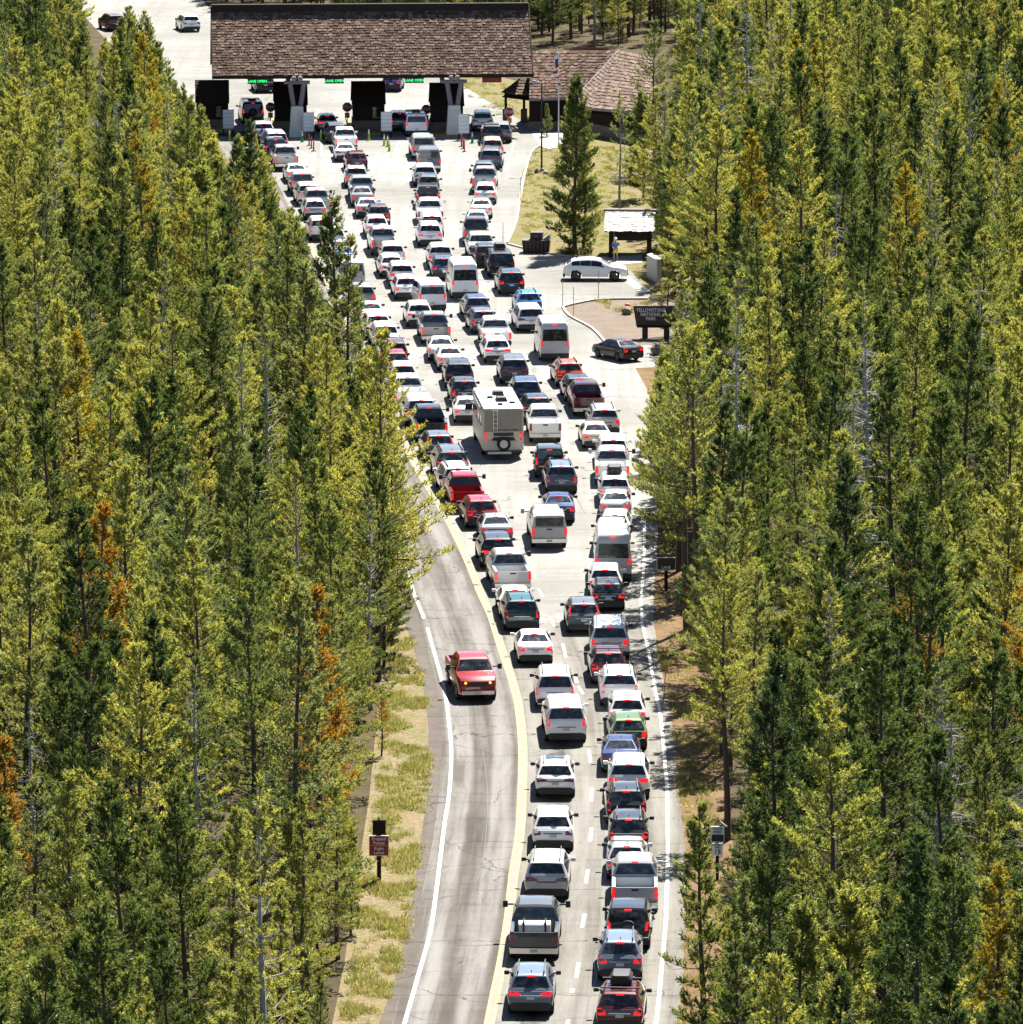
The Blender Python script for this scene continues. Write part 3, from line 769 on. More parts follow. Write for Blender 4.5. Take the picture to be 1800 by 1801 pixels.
LANES['A'] = [(445, 181, 'vanlow', 'black', 'v', 1, 'ac spare'), (464, 217, 'suv', 'white', 'w', 1, 'bars'), (475, 229, 'sedan', 'blue', 'w', 1, ''), (487, 236, 'big', 'silver', 'v', 1, ''), (485, 247, 'jeep', 'navy', 'v', 1, 'spare'),
    (501, 259, 'pickup', 'silver', 'v', 1, 'tow'), (521, 291, 'sedan', 'white', 'w', 1, ''), (532, 307, 'jeep', 'ltgrey', 'v', 1, 'spare'), (543, 327, 'suv', 'white', 'w', 1, ''), (557, 336, 'pickup', 'silver', 'v', 1, 'tow'),
    (554, 355, 'hatch', 'silver', 'w', 1, ''), (566, 388, 'suv', 'white', 'v', 1, ''), (587, 404, 'suv', 'white', 'w', 1, ''), (597, 425, 'sedan', 'silver', 'w', 1, ''), (606, 447, 'hatch', 'sky', 'w', 1, ''), (619, 463, 'vanlow', 'silver', 'v', 0, ''),
    (638, 505, 'suv', 'grey', 'w', 1, ''), (652, 535, 'sedan', 'white', 'w', 1, ''), (665, 557, 'cuv', 'white', 'w', 1, ''), (679, 574, 'suv', 'white', 'h', 1, ''), (686, 592, 'sedan', 'white', 'w', 0, ''), (693, 604, 'suv', 'maroon', 'w', 1, ''),
    (697, 622, 'hatch', 'red', 'w', 0, ''), (710, 645, 'cuv', 'white', 'w', 1, ''), (717, 664, 'pickup', 'white', 'v', 1, ''), (741, 704, 'big', 'white', 'v', 1, ''), (755, 721, 'pickup', 'black', 'v', 1, 'tow'), (773, 767, 'cuv', 'dkgrey', 't', 1, ''),
    (796, 796, 'big', 'dkgrey', 'v', 1, 'rails'), (806, 826, 'suv', 'white', 'w', 1, 'rails'), (818, 838, 'pickup', 'red', 'v', 1, 'tow'), (847, 883, 'cuv', 'red', 'w', 1, ''), (872, 911, 'sedan', 'grey', 'w', 1, ''), (876, 949, 'suv', 'black', 'h', 1, 'darkrim'),
    (896, 977, 'pickup', 'silver', 'v', 1, 'tow'), (906, 1038, 'sedan', 'white', 'h', 1, ''), (918, 1057, 'suv', 'pine', 'v', 1, 'rails'), (940, 1116, 'sedan', 'white', 'w', 1, ''), (977, 1190, 'minivan', 'white', 'v', 1, 'rails'), (996, 1246, 'big', 'white', 'v', 1, ''),
    (977, 1346, 'cuv', 'white', 'h', 0, 'rails sunroof'), (973, 1438, 'cuv', 'white', 'w', 0, ''), (962, 1519, 'suv', 'silver', 'h', 0, 'rails'), (942, 1598, 'pickup', 'dkgrey', 'v', 0, 'tow tank'), (934, 1719, 'cuv', 'slate', 'h', 1, 'rails')]
LANES['B'] = [(576, 204, 'hatch', 'ltgrey', 'h', 1, ''), (592, 220, 'suv', 'black', 'w', 0, ''), (607, 227, 'pickup', 'white', 'v', 1, ''), (607, 254, 'sedan', 'white', 'h', 0, ''), (628, 271, 'cuv', 'maroon', 'w', 0, ''), (627, 296, 'suv', 'silver', 'r', 1, 'sunroof'),
    (636, 312, 'pickup', 'ltgrey', 'v', 0, ''), (637, 332, 'sedan', 'grey', 'w', 1, ''), (646, 351, 'sedan', 'silver', 'w', 1, ''), (667, 365, 'cuv', 'black', 'w', 1, ''), (663, 384, 'cuv', 'white', 'w', 1, ''), (673, 404, 'pickup', 'silver', 'v', 1, 'blackbump'),
    (691, 432, 'suv', 'white', 'v', 1, ''), (689, 452, 'cuv', 'white', 'r', 1, ''), (707, 467, 'suv', 'white', 'h', 1, ''), (716, 490, 'cuv', 'white', 'r', 1, ''), (761, 503, 'vanlow', 'white', 'v', 1, ''), (738, 537, 'cuv', 'white', 'h', 1, ''),
    (764, 554, 'pickup', 'grey', 'v', 1, 'tow'), (776, 597, 'sedan', 'white', 'w', 1, ''), (791, 613, 'sedan', 'white', 'w', 1, ''), (808, 641, 'suv', 'black', 'h', 0, ''), (817, 671, 'cuv', 'black', 'r', 1, ''), (822, 703, 'sedan', 'white', 'w', 1, '')]
LANES['C'] = [(703, 200, 'cuv', 'dkgrey', 'r', 1, ''), (733, 203, 'vanlow', 'white', 'v', 1, 'ac'), (743, 240, 'pickup', 'silver', 'v', 1, 'shell rack'), (754, 262, 'pickup', 'slate', 'v', 1, 'shell rack'), (748, 294, 'suv', 'white', 'w', 0, ''), (754, 312, 'cuv', 'dkgrey', 'w', 0, ''),
    (753, 330, 'jeep', 'black', 'v', 1, 'spare'), (756, 353, 'pickup', 'white', 'v', 0, 'tow'), (760, 381, 'suv', 'white', 'v', 1, ''), (757, 397, 'suv', 'white', 'w', 1, 'bars'), (775, 435, 'suv', 'white', 'r', 1, ''), (781, 456, 'cuv', 'navy', 'w', 1, ''),
    (818, 467, 'van', 'white', 'v', 1, ''), (840, 525, 'cuv', 'navy', 'h', 0, ''), (851, 548, 'cuv', 'dkgrey', 'r', 1, ''), (871, 563, 'pickup', 'white', 'v', 1, 'blackbump'), (875, 599, 'cuv', 'white', 'h', 1, ''), (905, 633, 'suv', 'dkgrey', 'h', 0, 'bar'),
    (926, 671, 'suv', 'navy', 'w', 0, ''), (946, 702, 'cuv', 'black', 'w', 1, ''), (957, 721, 'pickup', 'white', 'v', 0, ''), (967, 793, 'jeep', 'black', 'v', 1, 'spare darkrim'), (988, 822, 'suv', 'slate', 'v', 1, 'rails'), (983, 874, 'sedan', 'blue', 'w', 1, 'darkrim'),
    (963, 900, 'pickup', 'silver', 'v', 1, 'shell rack tow'), (1027, 1063, 'cuv', 'dkgrey', 't', 1, '')]
LANES['D'] = [(849, 199, 'suv', 'white', 'h', 0, ''), (866, 222, 'suv', 'black', 'w', 0, 'darkrim'), (881, 219, 'suv', 'grey', 'h', 0, ''), (867, 246, 'suv', 'beige', 'h', 1, 'bar'), (864, 265, 'suv', 'slate', 'h', 0, 'bar'), (851, 288, 'cuv', 'slate', 'w', 0, ''), (853, 298, 'pickup', 'ltgrey', 'v', 1, 'tow'),
    (854, 326, 'cuv', 'white', 'w', 1, ''), (847, 352, 'sedan', 'white', 'w', 1, ''), (839, 374, 'sedan', 'white', 'w', 0, ''), (837, 386, 'pickup', 'dkgrey', 'v', 1, ''), (846, 414, 'pickup', 'white', 'v', 0, 'tonneau whitecover blackbump'), (857, 434, 'cuv', 'black', 'h', 0, ''), (882, 447, 'big', 'black', 'v', 0, 'box'),
    (900, 480, 'suv', 'black', 'w', 1, ''), (931, 517, 'cuv', 'sky', 'h', 0, 'rails'), (934, 543, 'minivan', 'white', 'h', 0, ''), (976, 572, 'van', 'silver', 'v', 1, 'hatchvent'), (1002, 640, 'cuv', 'orange', 'w', 1, 'rails'), (1019, 666, 'cuv', 'black', 'r', 1, ''), (1032, 676, 'pickup', 'maroon', 'v', 0, 'tow'),
    (1064, 721, 'suv', 'silver', 'r', 1, 'rails'), (1048, 747, 'sedan', 'beige', 'w', 1, ''), (1079, 776, 'suv', 'white', 'v', 1, ''), (1077, 794, 'pickup', 'white', 'v', 1, 'tow'), (1082, 842, 'suv', 'white', 'w', 1, 'box'), (1083, 868, 'sedan', 'silver', 'w', 1, ''), (1082, 908, 'hatch', 'white', 'w', 1, ''), (1074, 926, 'suv', 'white', 'v', 0, ''),
    (1079, 948, 'van', 'silver', 'v', 1, ''), (1065, 1003, 'cuv', 'white', 'h', 1, ''), (1070, 1027, 'hatch', 'black', 'w', 1, 'darkrim'), (1073, 1104, 'big', 'white', 'r', 1, 'rails'), (1071, 1151, 'cuv', 'maroon', 'w', 1, 'bars'), (1090, 1188, 'suv', 'white', 'v', 1, 'rails'), (1104, 1231, 'cuv', 'white', 'h', 1, ''),
    (1106, 1267, 'hatch', 'green', 'r', 1, ''), (1092, 1303, 'sedan', 'blue', 'w', 0, ''), (1106, 1347, 'suv', 'white', 'h', 1, 'rails'), (1102, 1393, 'cuv', 'black', 'v', 1, 'rails'), (1106, 1442, 'cuv', 'black', 'w', 1, 'rails'), (1103, 1492, 'hatch', 'silver', 'w', 1, 'bars'), (1117, 1519, 'pickup', 'ltgrey', 'v', 1, ''),
    (1105, 1601, 'jeep', 'black', 'v', 1, 'spare darkrim'), (1091, 1661, 'cuv', 'slate', 'w', 1, 'rails'), (1091, 1749, 'cuv', 'maroon', 'w', 1, 'bars box')]
LANE_NAME = dict(A='leftmost', B='second', C='third', D='rightmost')
ORD = ['first', 'second', 'third', 'fourth', 'fifth', 'sixth', 'seventh', 'eighth', 'ninth', 'tenth', 'eleventh', 'twelfth', 'thirteenth', 'fourteenth', 'fifteenth', 'sixteenth', 'seventeenth', 'eighteenth', 'nineteenth', 'twentieth']
def ordn(k):
    if k < 20: return ORD[k]
    t = {20: 'twenty', 30: 'thirty', 40: 'forty', 50: 'fifty'}
    n = k + 1
    return {30: 'thirtieth', 40: 'fortieth', 50: 'fiftieth'}[n] if n % 10 == 0 else t[n // 10 * 10] + '-' + ORD[n % 10 - 1]
CATS = dict(sedan='car', hatch='car', cuv='SUV', suv='SUV', big='SUV', minivan='minivan', jeep='SUV', van='van', vanlow='van', pickup='pickup truck')
NAMES = dict(sedan='sedan', hatch='hatchback', cuv='crossover', suv='sport_utility_vehicle', big='large_sport_utility_vehicle', minivan='minivan', jeep='off_road_vehicle', van='high_roof_van', vanlow='passenger_van', pickup='pickup_truck')
EXN = dict(spare='rear spare wheel', box='roof box', shell='bed cap', tank='white tank in bed', tonneau='covered bed', rails='roof rails', bars='roof bars', ac='roof air conditioner', hatchvent='roof vent', sunroof='sunroof')
def roof_box(root_loc, rz, H, ln, label):
    m = MB()
    prof = [(-.42, 0), (.42, 0), (.44, .18), (.32, .36), (-.32, .36), (-.44, .18)]
    V = []
    for y, k in ((-ln / 2, .78), (-ln / 2 + .12, 1), (ln / 2 - .5, 1), (ln / 2, .45)):
        V += [(x * k, y, z * (k if k < .6 else 1)) for x, z in prof]
    f = [(i * 6 + k, i * 6 + (k + 1) % 6, (i + 1) * 6 + (k + 1) % 6, (i + 1) * 6 + k) for i in range(3) for k in range(6)] + [(5, 4, 3, 2, 1, 0), (18, 19, 20, 21, 22, 23)]
    r = empty('roof_box', root_loc + Vector((0, 0, H)), rz)
    m.add(V, f).build('box_shell', M['black'], r, smooth=30)
    for y in (-.5, .5):
        MB().box(-.5, .5, y - .03, y + .03, -.06, 0.0).build('crossbar', M['chrome'], r)
    tag(r, label, 'roof box')
def headings(base):
    out = []
    for i in range(len(base)):
        a, b = base[max(0, i - 3)], base[min(len(base) - 1, i + 3)]
        d = a - b
        out.append(math.atan2(-d.x, d.y))
    return out
cars_placed = []
for ln, cars in LANES.items():
    base = [G(c[0], c[1], ROOF_REAR[c[2]][1]) for c in cars]
    hd = headings([Vector((b.x, b.y, 0)) for b in base])
    for i, (px, py, kind, colr, tail, lit, ex) in enumerate(cars):
        ex = ex.split()
        yr, zr = ROOF_REAR[kind]
        s = SH[kind]
        h = hd[i] + rng.uniform(-.025, .025)
        if ln == 'B' and kind == 'vanlow': h = R(7)
        f = Vector((-math.sin(h), math.cos(h), 0))
        sc = rng.uniform(.97, 1.03)
        sw = rng.uniform(.985, 1.02)
        sh = rng.uniform(.975, 1.03)
        pos = base[i] + f * ((s.L / 2 - yr) * sc)
        pos.z = 0.024
        look = CN[colr] + ' ' + KN[kind]
        feat = [EXN[e] for e in ex if e in EXN]
        if feat: look += ' with ' + feat[0]
        ahead = (CN[cars[i - 1][3]] + ' ' + KN[cars[i - 1][2]]) if i else None
        k = ordn(i)
        lab = '%s, %s in the %s lane from the gate' % (look, k, LANE_NAME[ln])
        if i and len(look.split()) <= 4: lab = '%s behind %s, %s from gate in %s lane' % (look, ahead, k, LANE_NAME[ln])
        c0 = C[colr]
        j = rng.uniform(.9, 1.1)
        c0 = tuple(min(.82, x * j) for x in c0)
        sec = tuple(x * .35 for x in c0) if colr in ('silver', 'ltgrey') and 'blackbump' in ex else None
        vehicle(kind, pos, h, c0, lab, CATS[kind], NAMES[kind], 'vehicles queuing for the entrance gate', tail, bool(lit), ex, (sw, sc, sh), sec)
        cars_placed.append((pos, h, kind, ex, look, sc, sh, i, ln))
for pos, h, kind, ex, look, sc, sh, i, ln in cars_placed:
    s = SH[kind]
    f = Vector((-math.sin(h), math.cos(h), 0))
    if 'box' in ex:
        roof_box(pos + f * (-.25), h, s.H * sh + .09, 1.7, 'black roof box on the %s, %s from gate' % (look.split(' with')[0], ordn(i)))
    if 'tank' in ex:
        r = empty('water_tank', pos + f * (1.15 - s.L / 2) + Vector((0, 0, .86)), h)
        MB().tube((-.66, 0, .34), (.66, 0, .34), .33, n=18).build('tank_shell', plain('white_tank', (.62, .62, .58), .5, var=.2), r, smooth=40)
        for x in (-.45, .45):
            MB().box(x - .04, x + .04, -.345, .345, 0, .69).build('strap', M['rim_dark'], r)
        MB().box(-.6, .6, -.28, .28, -.01, .06).build('cradle', M['black'], r)
        tag(r, 'white cylindrical tank lying in the bed of the dark grey pickup', 'tank')
# ---- single vehicles outside the lanes
def place(kind, gx, gy, rz, colr, label, cat=None, **kw):
    p = G(gx, gy); p.z = 0.024
    return vehicle(kind, p, rz, C[colr], label, cat or CATS[kind], NAMES[kind], None, **kw)
tr = place('pickup', 829, 1216, R(187), 'red', 'red pickup driving toward the camera alone in the outbound lane', lit=False, extras=('tow',), front=True)
for sg in (-1, 1):
    MB().box(*sorted((sg * .56, sg * .66)), 2.86, 2.965, .95, 1.05).build('turn_signal', M['amber'], tr)
place('sedan', 1086, 631, R(33), 'black', 'black sedan turning in from the driveway below the park sign', lit=True, tail='w', extras=('darkrim',), front=True, scale=(.93, .86, .95))
SH['sleek'] = Shape(4.75, 1.94, 1.64, [(0, .64), (.02, .88), (.07, 1.05), (.16, 1.14), (.62, 1.50), (.85, 1.57), (1.9, 1.64), (2.45, 1.60), (2.75, 1.53), (3.5, 1.12), (4.2, 1.02), (4.6, .90), (4.72, .74), (4.75, .5)],
    [(0, 1.13), (1.5, 1.10), (3.5, 1.0), (4.75, .95)], .64, (.92, 3.78), .39, (.24, .58), (2.78, 3.45), [(.62, 1.22), (1.25, 2.02), (2.05, 2.86)], low=.33)
ROOF_REAR['sleek'] = (.62, 1.5); CATS['sleek'] = 'SUV'; NAMES['sleek'] = 'crossover'
place('sleek', 1048, 492, R(-92), 'white', 'white crossover seen side-on in the small parking area', lit=False, front=True, extras=('darkrim',))
place('suv', 330, 53, R(14), 'white', 'white SUV driving away left of the big entrance roof', lit=False)
place('cuv', 462, 160, R(10), 'black', 'black crossover just past the gate under the leftmost green sign', lit=False)
place('cuv', 692, 158, R(-4), 'blue', 'dark blue crossover just past the gate beside the second booth', lit=True)
place('suv', 196, 52, R(18), 'maroon', 'maroon vehicle half hidden behind pines at the top left', lit=False)

# ---- the motorhome
def motorhome():
    rear = G(886, 719, 3.15)
    h = hdB
    f = Vector((-math.sin(h), math.cos(h), 0))
    Lr, W2 = 9.2, 1.24
    r = empty('motorhome', Vector((rear.x, rear.y, .024)) + f * (Lr / 2), h)
    tag(r, 'beige motorhome with ladder and spare wheel on its rear', 'motorhome')
    cream = plain('cream_gelcoat', (.62, .57, .47), .35, var=.05)
    taup = plain('taupe_rear_cap', (.30, .265, .215), .4, var=.08)
    whit = plain('white_roof_membrane', (.80, .79, .76), .6, var=.05)
    h2 = Lr / 2
    b = MB()
    prof = [(-W2, .55), (-W2, 2.95), (-W2 + .10, 3.12), (W2 - .10, 3.12), (W2, 2.95), (W2, .55)]
    V = [(x, y, z) for y in (-h2 + .06, h2 - .7) for x, z in prof] + [(x * .95, h2, .55 + (z - .55) * .88) for x, z in prof]
    b.add(V, [(i * 6 + k, i * 6 + (k + 1) % 6, (i + 1) * 6 + (k + 1) % 6, (i + 1) * 6 + k) for i in range(2) for k in range(6)] + [(5, 4, 3, 2, 1, 0), tuple(range(12, 18))])
    b.build('body', cream, r, smooth=30)
    MB().box(-W2 + .04, W2 - .04, -h2 + .05, h2 - .9, 3.12, 3.15).build('roof', whit, r)
    MB().prism([(-1.16, -h2 + .06, 1.75), (1.16, -h2 + .06, 1.75), (1.16, -h2 + .06, 3.02), (-1.16, -h2 + .06, 3.02)], (0, -.045, 0)).build('rear_cap', taup, r)
    MB().box(-W2 + .02, W2 - .02, -h2 - .02, -h2 + .06, .55, 1.72).build('lower_rear_panel', cream, r)
    MB().box(-.62, .62, -h2 - .04, -h2 - .018, 1.45, 1.66).build('rear_grille', M['rim_dark'], r)
    MB().prism([(-.75, -h2 - .02, 1.16), (.75, -h2 - .02, 1.16), (.60, -h2 - .02, 1.38), (-.60, -h2 - .02, 1.38)], (0, -.05, 0)).build('wheel_recess', M['black'], r)
    sw = MB().tube((0, -h2 - .05, .98), (0, -h2 - .28, .98), .42, n=24).build('spare_wheel', M['tyre'], r, smooth=40)
    MB().tube((0, -h2 - .275, .98), (0, -h2 - .30, .98), .25, n=18).build('rim', M['rim'], sw, smooth=40)
    for sg in (-1, 1):
        for z in (1.18, 1.52):
            MB().box(*sorted((sg * .98, sg * 1.16)), -h2 - .05, -h2 - .01, z, z + .15).build('tail_light', M['tail_on'], r)
    for x in (-.62, -.38):
        MB().box(x - .02, x + .02, -h2 - .10, -h2 - .07, 1.8, 3.25).build('ladder_rail', M['chrome'], r)
    for k in range(5):
        MB().box(-.62, -.38, -h2 - .10, -h2 - .07, 1.95 + .27 * k, 1.98 + .27 * k).build('ladder_rung', M['chrome'], r)
    MB().box(-1.12, 1.12, -h2 - .22, -h2 - .02, .38, .54).build('bumper', M['black'], r)
    MB().box(-.98, .45, -h2 - .26, -h2 - .225, .36, .50).build('tow_bar_board', M['white_panel'], r)
    for x, y, w, d, hh, mt in ((.1, -1.6, .75, .9, .26, 'black'), (.1, .9, .75, .9, .26, 'black'), (-.5, -.4, .4, .4, .12, 'rim_dark'), (.7, -2.6, .4, .4, .12, 'rim_dark'), (-.1, -3.2, .35, .35, .12, 'rim_dark')):
        MB().taper(x, y, 3.15, 3.15 + hh, w, d, w * .8, d * .8).build('air_conditioner' if hh > .2 else 'roof_vent', M[mt], r)
    for y0, y1 in ((-3.4, -2.2), (-1.6, -.4), (.4, 1.8), (2.4, 3.4)):
        for sg in (-1, 1):
            MB().box(*sorted((sg * W2, sg * (W2 + .02))), y0, y1, 1.75, 2.45).build('side_window', M['glass'], r)
    MB().box(-W2 - .06, -W2 - .0, -2.6, 1.2, 2.78, 2.92).build('awning', taup, r)
    for y in (-2.6, 3.0):
        for sg in (-1, 1):
            w = link('wheel', wmot[0], r, (sg * (W2 - .15), y, .44)); link('rim', wmot[1], w)
    for sg in (-1, 1):
        MB().box(*sorted((sg * (W2 + .0), sg * (W2 + .45))), h2 - .5, h2 - .38, 1.7, 2.1).build('mirror', M['black'], r)
    MB().box(-.95, .95, h2 - .01, h2 + .015, 1.6, 2.5).build('windshield', M['glass'], r)
    t = text_mesh('rear_lettering', 'ADVENTURER', .20, M['rim_dark'])
    o = link('rear_lettering', t, r, (.25, -h2 + .01, 1.80)); o.rotation_euler = (math.pi / 2, 0, 0)
wmot = wheel_mesh(.44, .28, False)
hdB = math.atan2(-(G(822, 703, 1.4) - G(963, 900, 1.8)).x, (G(822, 703, 1.4) - G(963, 900, 1.8)).y) * .75
def text_mesh(name, body, size, mat, align='CENTER', spacing=1.0, extr=.004, bold=.008):
    cu = bpy.data.curves.new(name, 'FONT')
    cu.body = body; cu.size = size; cu.align_x = align; cu.align_y = 'CENTER'; cu.extrude = extr; cu.space_character = spacing
    cu.resolution_u = 2; cu.offset = size * bold
    ob = bpy.data.objects.new(name, cu)
    me = bpy.data.meshes.new_from_object(ob)
    bpy.data.objects.remove(ob)
    me.materials.clear(); me.materials.append(mat)
    me.name = name
    return me
motorhome()
# ------------------------------------------------------------------ buildings, signs, furniture
def shake_mat(name, a, b_, c):
    m, nt, b = new_mat(name)
    q = NB(nt)
    tc = q.n('TexCoord').outputs['Object']
    geo = q.n('NewGeometry').outputs['Random Per Island']
    col = q.ramp(geo, [(0.0, a), (0.5, b_), (1.0, c)])
    n = q.noise(tc, 5.0, 4)
    col = q.mix(0.5, col, q.ramp(n, [(0.3, 0.6), (0.7, 1.3)]), 'MULTIPLY')
    q.l(col, b.inputs['Base Color'])
    b.inputs['Roughness'].default_value = 0.9
    b.inputs['Specular IOR Level'].default_value = 0.08
    return m
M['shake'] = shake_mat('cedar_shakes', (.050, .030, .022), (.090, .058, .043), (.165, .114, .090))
M['shake_pale'] = shake_mat('sun_tinted_cedar_shakes', (.105, .072, .055), (.145, .105, .083), (.20, .15, .12))  # paler copy of the shakes: stronger sun on these slopes put into the colour
M['stone'] = plain('rubble_stone', (.16, .13, .10), .9, var=.5, scale=2.5)
M['brownsign'] = plain('park_brown_sign', (.035, .020, .014), .6, var=.2)
M['redsign'] = plain('red_brown_sign', (.26, .016, .016), .5, var=.08)
M['stopred'] = plain('stop_sign_red', (.24, .02, .02), .5, var=.05)
M['orange'] = plain('orange_plate', (.55, .20, .03), .6, var=.1)
M['ledgreen'] = plain('green_led', (.02, .5, .1), .5, emit=(.03, 1.0, .25), es=.45, var=0)
M['ledred'] = plain('dim_red_led', (.10, .005, .008), .5, emit=(1, .02, .03), es=.015, var=0)
M['greywall'] = plain('grey_board', (.36, .34, .30), .8, var=.2)
M['cone_g'] = plain('lime_cone', (.28, .40, .03), .6, var=.05)
M['cone_d'] = plain('green_cone', (.02, .22, .10), .6, var=.05)
M['cone_r'] = plain('red_delineator', (.45, .03, .02), .6, var=.05)
M['stake'] = plain('wooden_stake', (.34, .29, .17), .8)
M['stake_r'] = plain('orange_red_stake', (.45, .06, .02), .7)
M['pier'] = plain('pale_concrete_pier', (.62, .60, .54), .85, var=.2, scale=2.5)
M['flag_red'] = plain('flag_red', (.40, .02, .03), .8, var=0)
M['flag_white'] = plain('flag_white', (.75, .74, .74), .8, var=0)
M['flag_blue'] = plain('flag_blue', (.03, .04, .16), .8, var=0)
M['pole_white'] = plain('white_pole', (.7, .7, .68), .5)

def shakes(quad, rows, cols, mat, thick=.035, seed=1):
    """rows of overlapping shakes over a roof plane given by 4 corners (eave left, eave right, ridge right, ridge left)"""
    a, b, c, d = [Vector(p) for p in quad]
    n = (b - a).cross(d - a).normalized()
    rr = random.Random(seed)
    m = MB()
    for i in range(rows):
        t0, t1 = i / rows, min(1.0, (i + 1.25) / rows)
        l0, r0, l1, r1 = a.lerp(d, t0), b.lerp(c, t0), a.lerp(d, t1), b.lerp(c, t1)
        u = 0.0
        while u < 1.0:
            w = rr.uniform(.6, 1.5) / cols
            u2 = min(1.0, u + w)
            j = rr.uniform(-.18, .10) / rows
            p0, p1 = l0.lerp(r0, u), l0.lerp(r0, u2 - .0016)
            dn = (l1 - l0) * (j * rows)
            p0, p1 = p0 + dn, p1 + dn
            q0, q1 = l1.lerp(r1, u), l1.lerp(r1, u2 - .0016)
            tk = thick * rr.uniform(.7, 1.7)
            m.add([p0, p1, q1, q0, p0 + n * tk, p1 + n * tk, q1 + n * .004, q0 + n * .004], [(0, 1, 5, 4), (1, 2, 6, 5), (3, 0, 4, 7), (4, 5, 6, 7)])
            u = u2
    return m
# ---- entrance station: one great roof on log struts
YAW = R(3.5)
c0 = (G(375, 132, 5.5) + G(938, 131, 5.5)) / 2
halfw = (G(938, 131, 5.5) - G(375, 132, 5.5)).length / 2
st = empty('entrance_station', (c0.x, c0.y, 0), YAW)
tag(st, 'long brown shake roof on log struts spanning the entrance lanes', 'entrance station')
EZ, RZ, RUN = 5.5, 10.95, 6.4
hwd = halfw
roof = MB()
roof.prism([(-hwd, 0, EZ), (-hwd, RUN, RZ), (-hwd, 2 * RUN, EZ), (-hwd, 2 * RUN - .2, EZ - .25), (-hwd, RUN, RZ - .35), (-hwd, .2, EZ - .25)], (2 * hwd, 0, 0)).build('roof', M['darkwood'], st)
sh = shakes([(-hwd, -.02, EZ), (hwd, -.02, EZ), (hwd, RUN, RZ), (-hwd, RUN, RZ)], 26, 84, M['shake'], .05, 3).build('shakes', M['shake'], st); sh['kind'] = 'stuff'
sh = shakes([(hwd, 2 * RUN + .02, EZ), (-hwd, 2 * RUN + .02, EZ), (-hwd, RUN, RZ), (hwd, RUN, RZ)], 26, 84, M['shake'], .05, 4).build('shakes', M['shake'], st); sh['kind'] = 'stuff'
MB().box(-hwd, hwd, RUN - .42, RUN + .42, RZ - .35, RZ + .34).build('ridge_cap', M['darkwood'], st)
MB().box(-hwd, hwd, -.10, -.03, EZ - .28, EZ - .02).build('fascia', M['darkwood'], st)
for sg in (-1, 1):
    for yy in (0, 1):
        pa, pb = ((-.05, EZ - .15), (RUN, RZ - .05)) if yy == 0 else ((2 * RUN + .05, EZ - .15), (RUN, RZ - .05))
        MB().prism([(sg * hwd, pa[0], pa[1] - .18), (sg * hwd, pa[0], pa[1] + .18), (sg * hwd, pb[0], pb[1] + .18), (sg * hwd, pb[0], pb[1] - .18)], (sg * .09, 0, 0)).build('barge_board', M['darkwood'], st)
    MB().prism([(sg * (hwd - 1.2), .9, EZ), (sg * (hwd - 1.2), 2 * RUN - .9, EZ), (sg * (hwd - 1.2), RUN, RZ - .9)], (sg * .1, 0, 0)).build('gable_wall', M['darkwood'], st)
def loc_of(px, py, z=0.0):
    w = G(px, py, z)
    d = w - Vector((c0.x, c0.y, 0))
    return Vector((d.x * math.cos(YAW) + d.y * math.sin(YAW), -d.x * math.sin(YAW) + d.y * math.cos(YAW), w.z))
for px in (523, 800):
    g = loc_of(px, 240)
    for back in (0, 7.6):
        x, y = g.x, (0.15 if back == 0 else 2 * RUN - .5)
        pr = MB().taper(x, y, 0, 2.75, 1.45, 1.5, 1.05, 1.1).build('pier', M['pier'], st)
        for sg in (-1, 1):
            MB().tube((x + sg * .30, y, 2.7), (x + sg * .62, y, 4.75), .23, .22, 10).build('strut', M['log'], st, smooth=40)
            MB().tube((x + sg * .28, y - .75, 5.22), (x + sg * .28, y + 2.5, 5.22), .23, n=12).build('purlin', M['log'], st, smooth=40)
        MB().tube((x - 1.15, y, 4.86), (x + 1.15, y, 4.86), .17, n=10).build('crossbeam', M['log'], st, smooth=40)
for (px, red) in ((452, 0), (588, 0), (729, 0), (866, 1)):
    g = loc_of(px, 141, 4.95)
    e = MB().box(g.x - .86, g.x + .86, .35, .55, 4.72, 5.18).build('lane_signal', M['black'], st)
    MB().box(g.x - .05, g.x + .05, .42, .48, 5.18, 5.6).build('hanger', M['black'], st)
    if red:
        MB().box(g.x - .80, g.x + .80, .335, .349, 4.78, 5.12).build('red_display', M['ledred'], e)
    else:
        t = link('green_lettering', text_mesh('green_lettering', 'LANE OPEN', .33, M['ledgreen']), e, (g.x, .345, 4.95)); t.rotation_euler = (math.pi / 2, 0, 0)
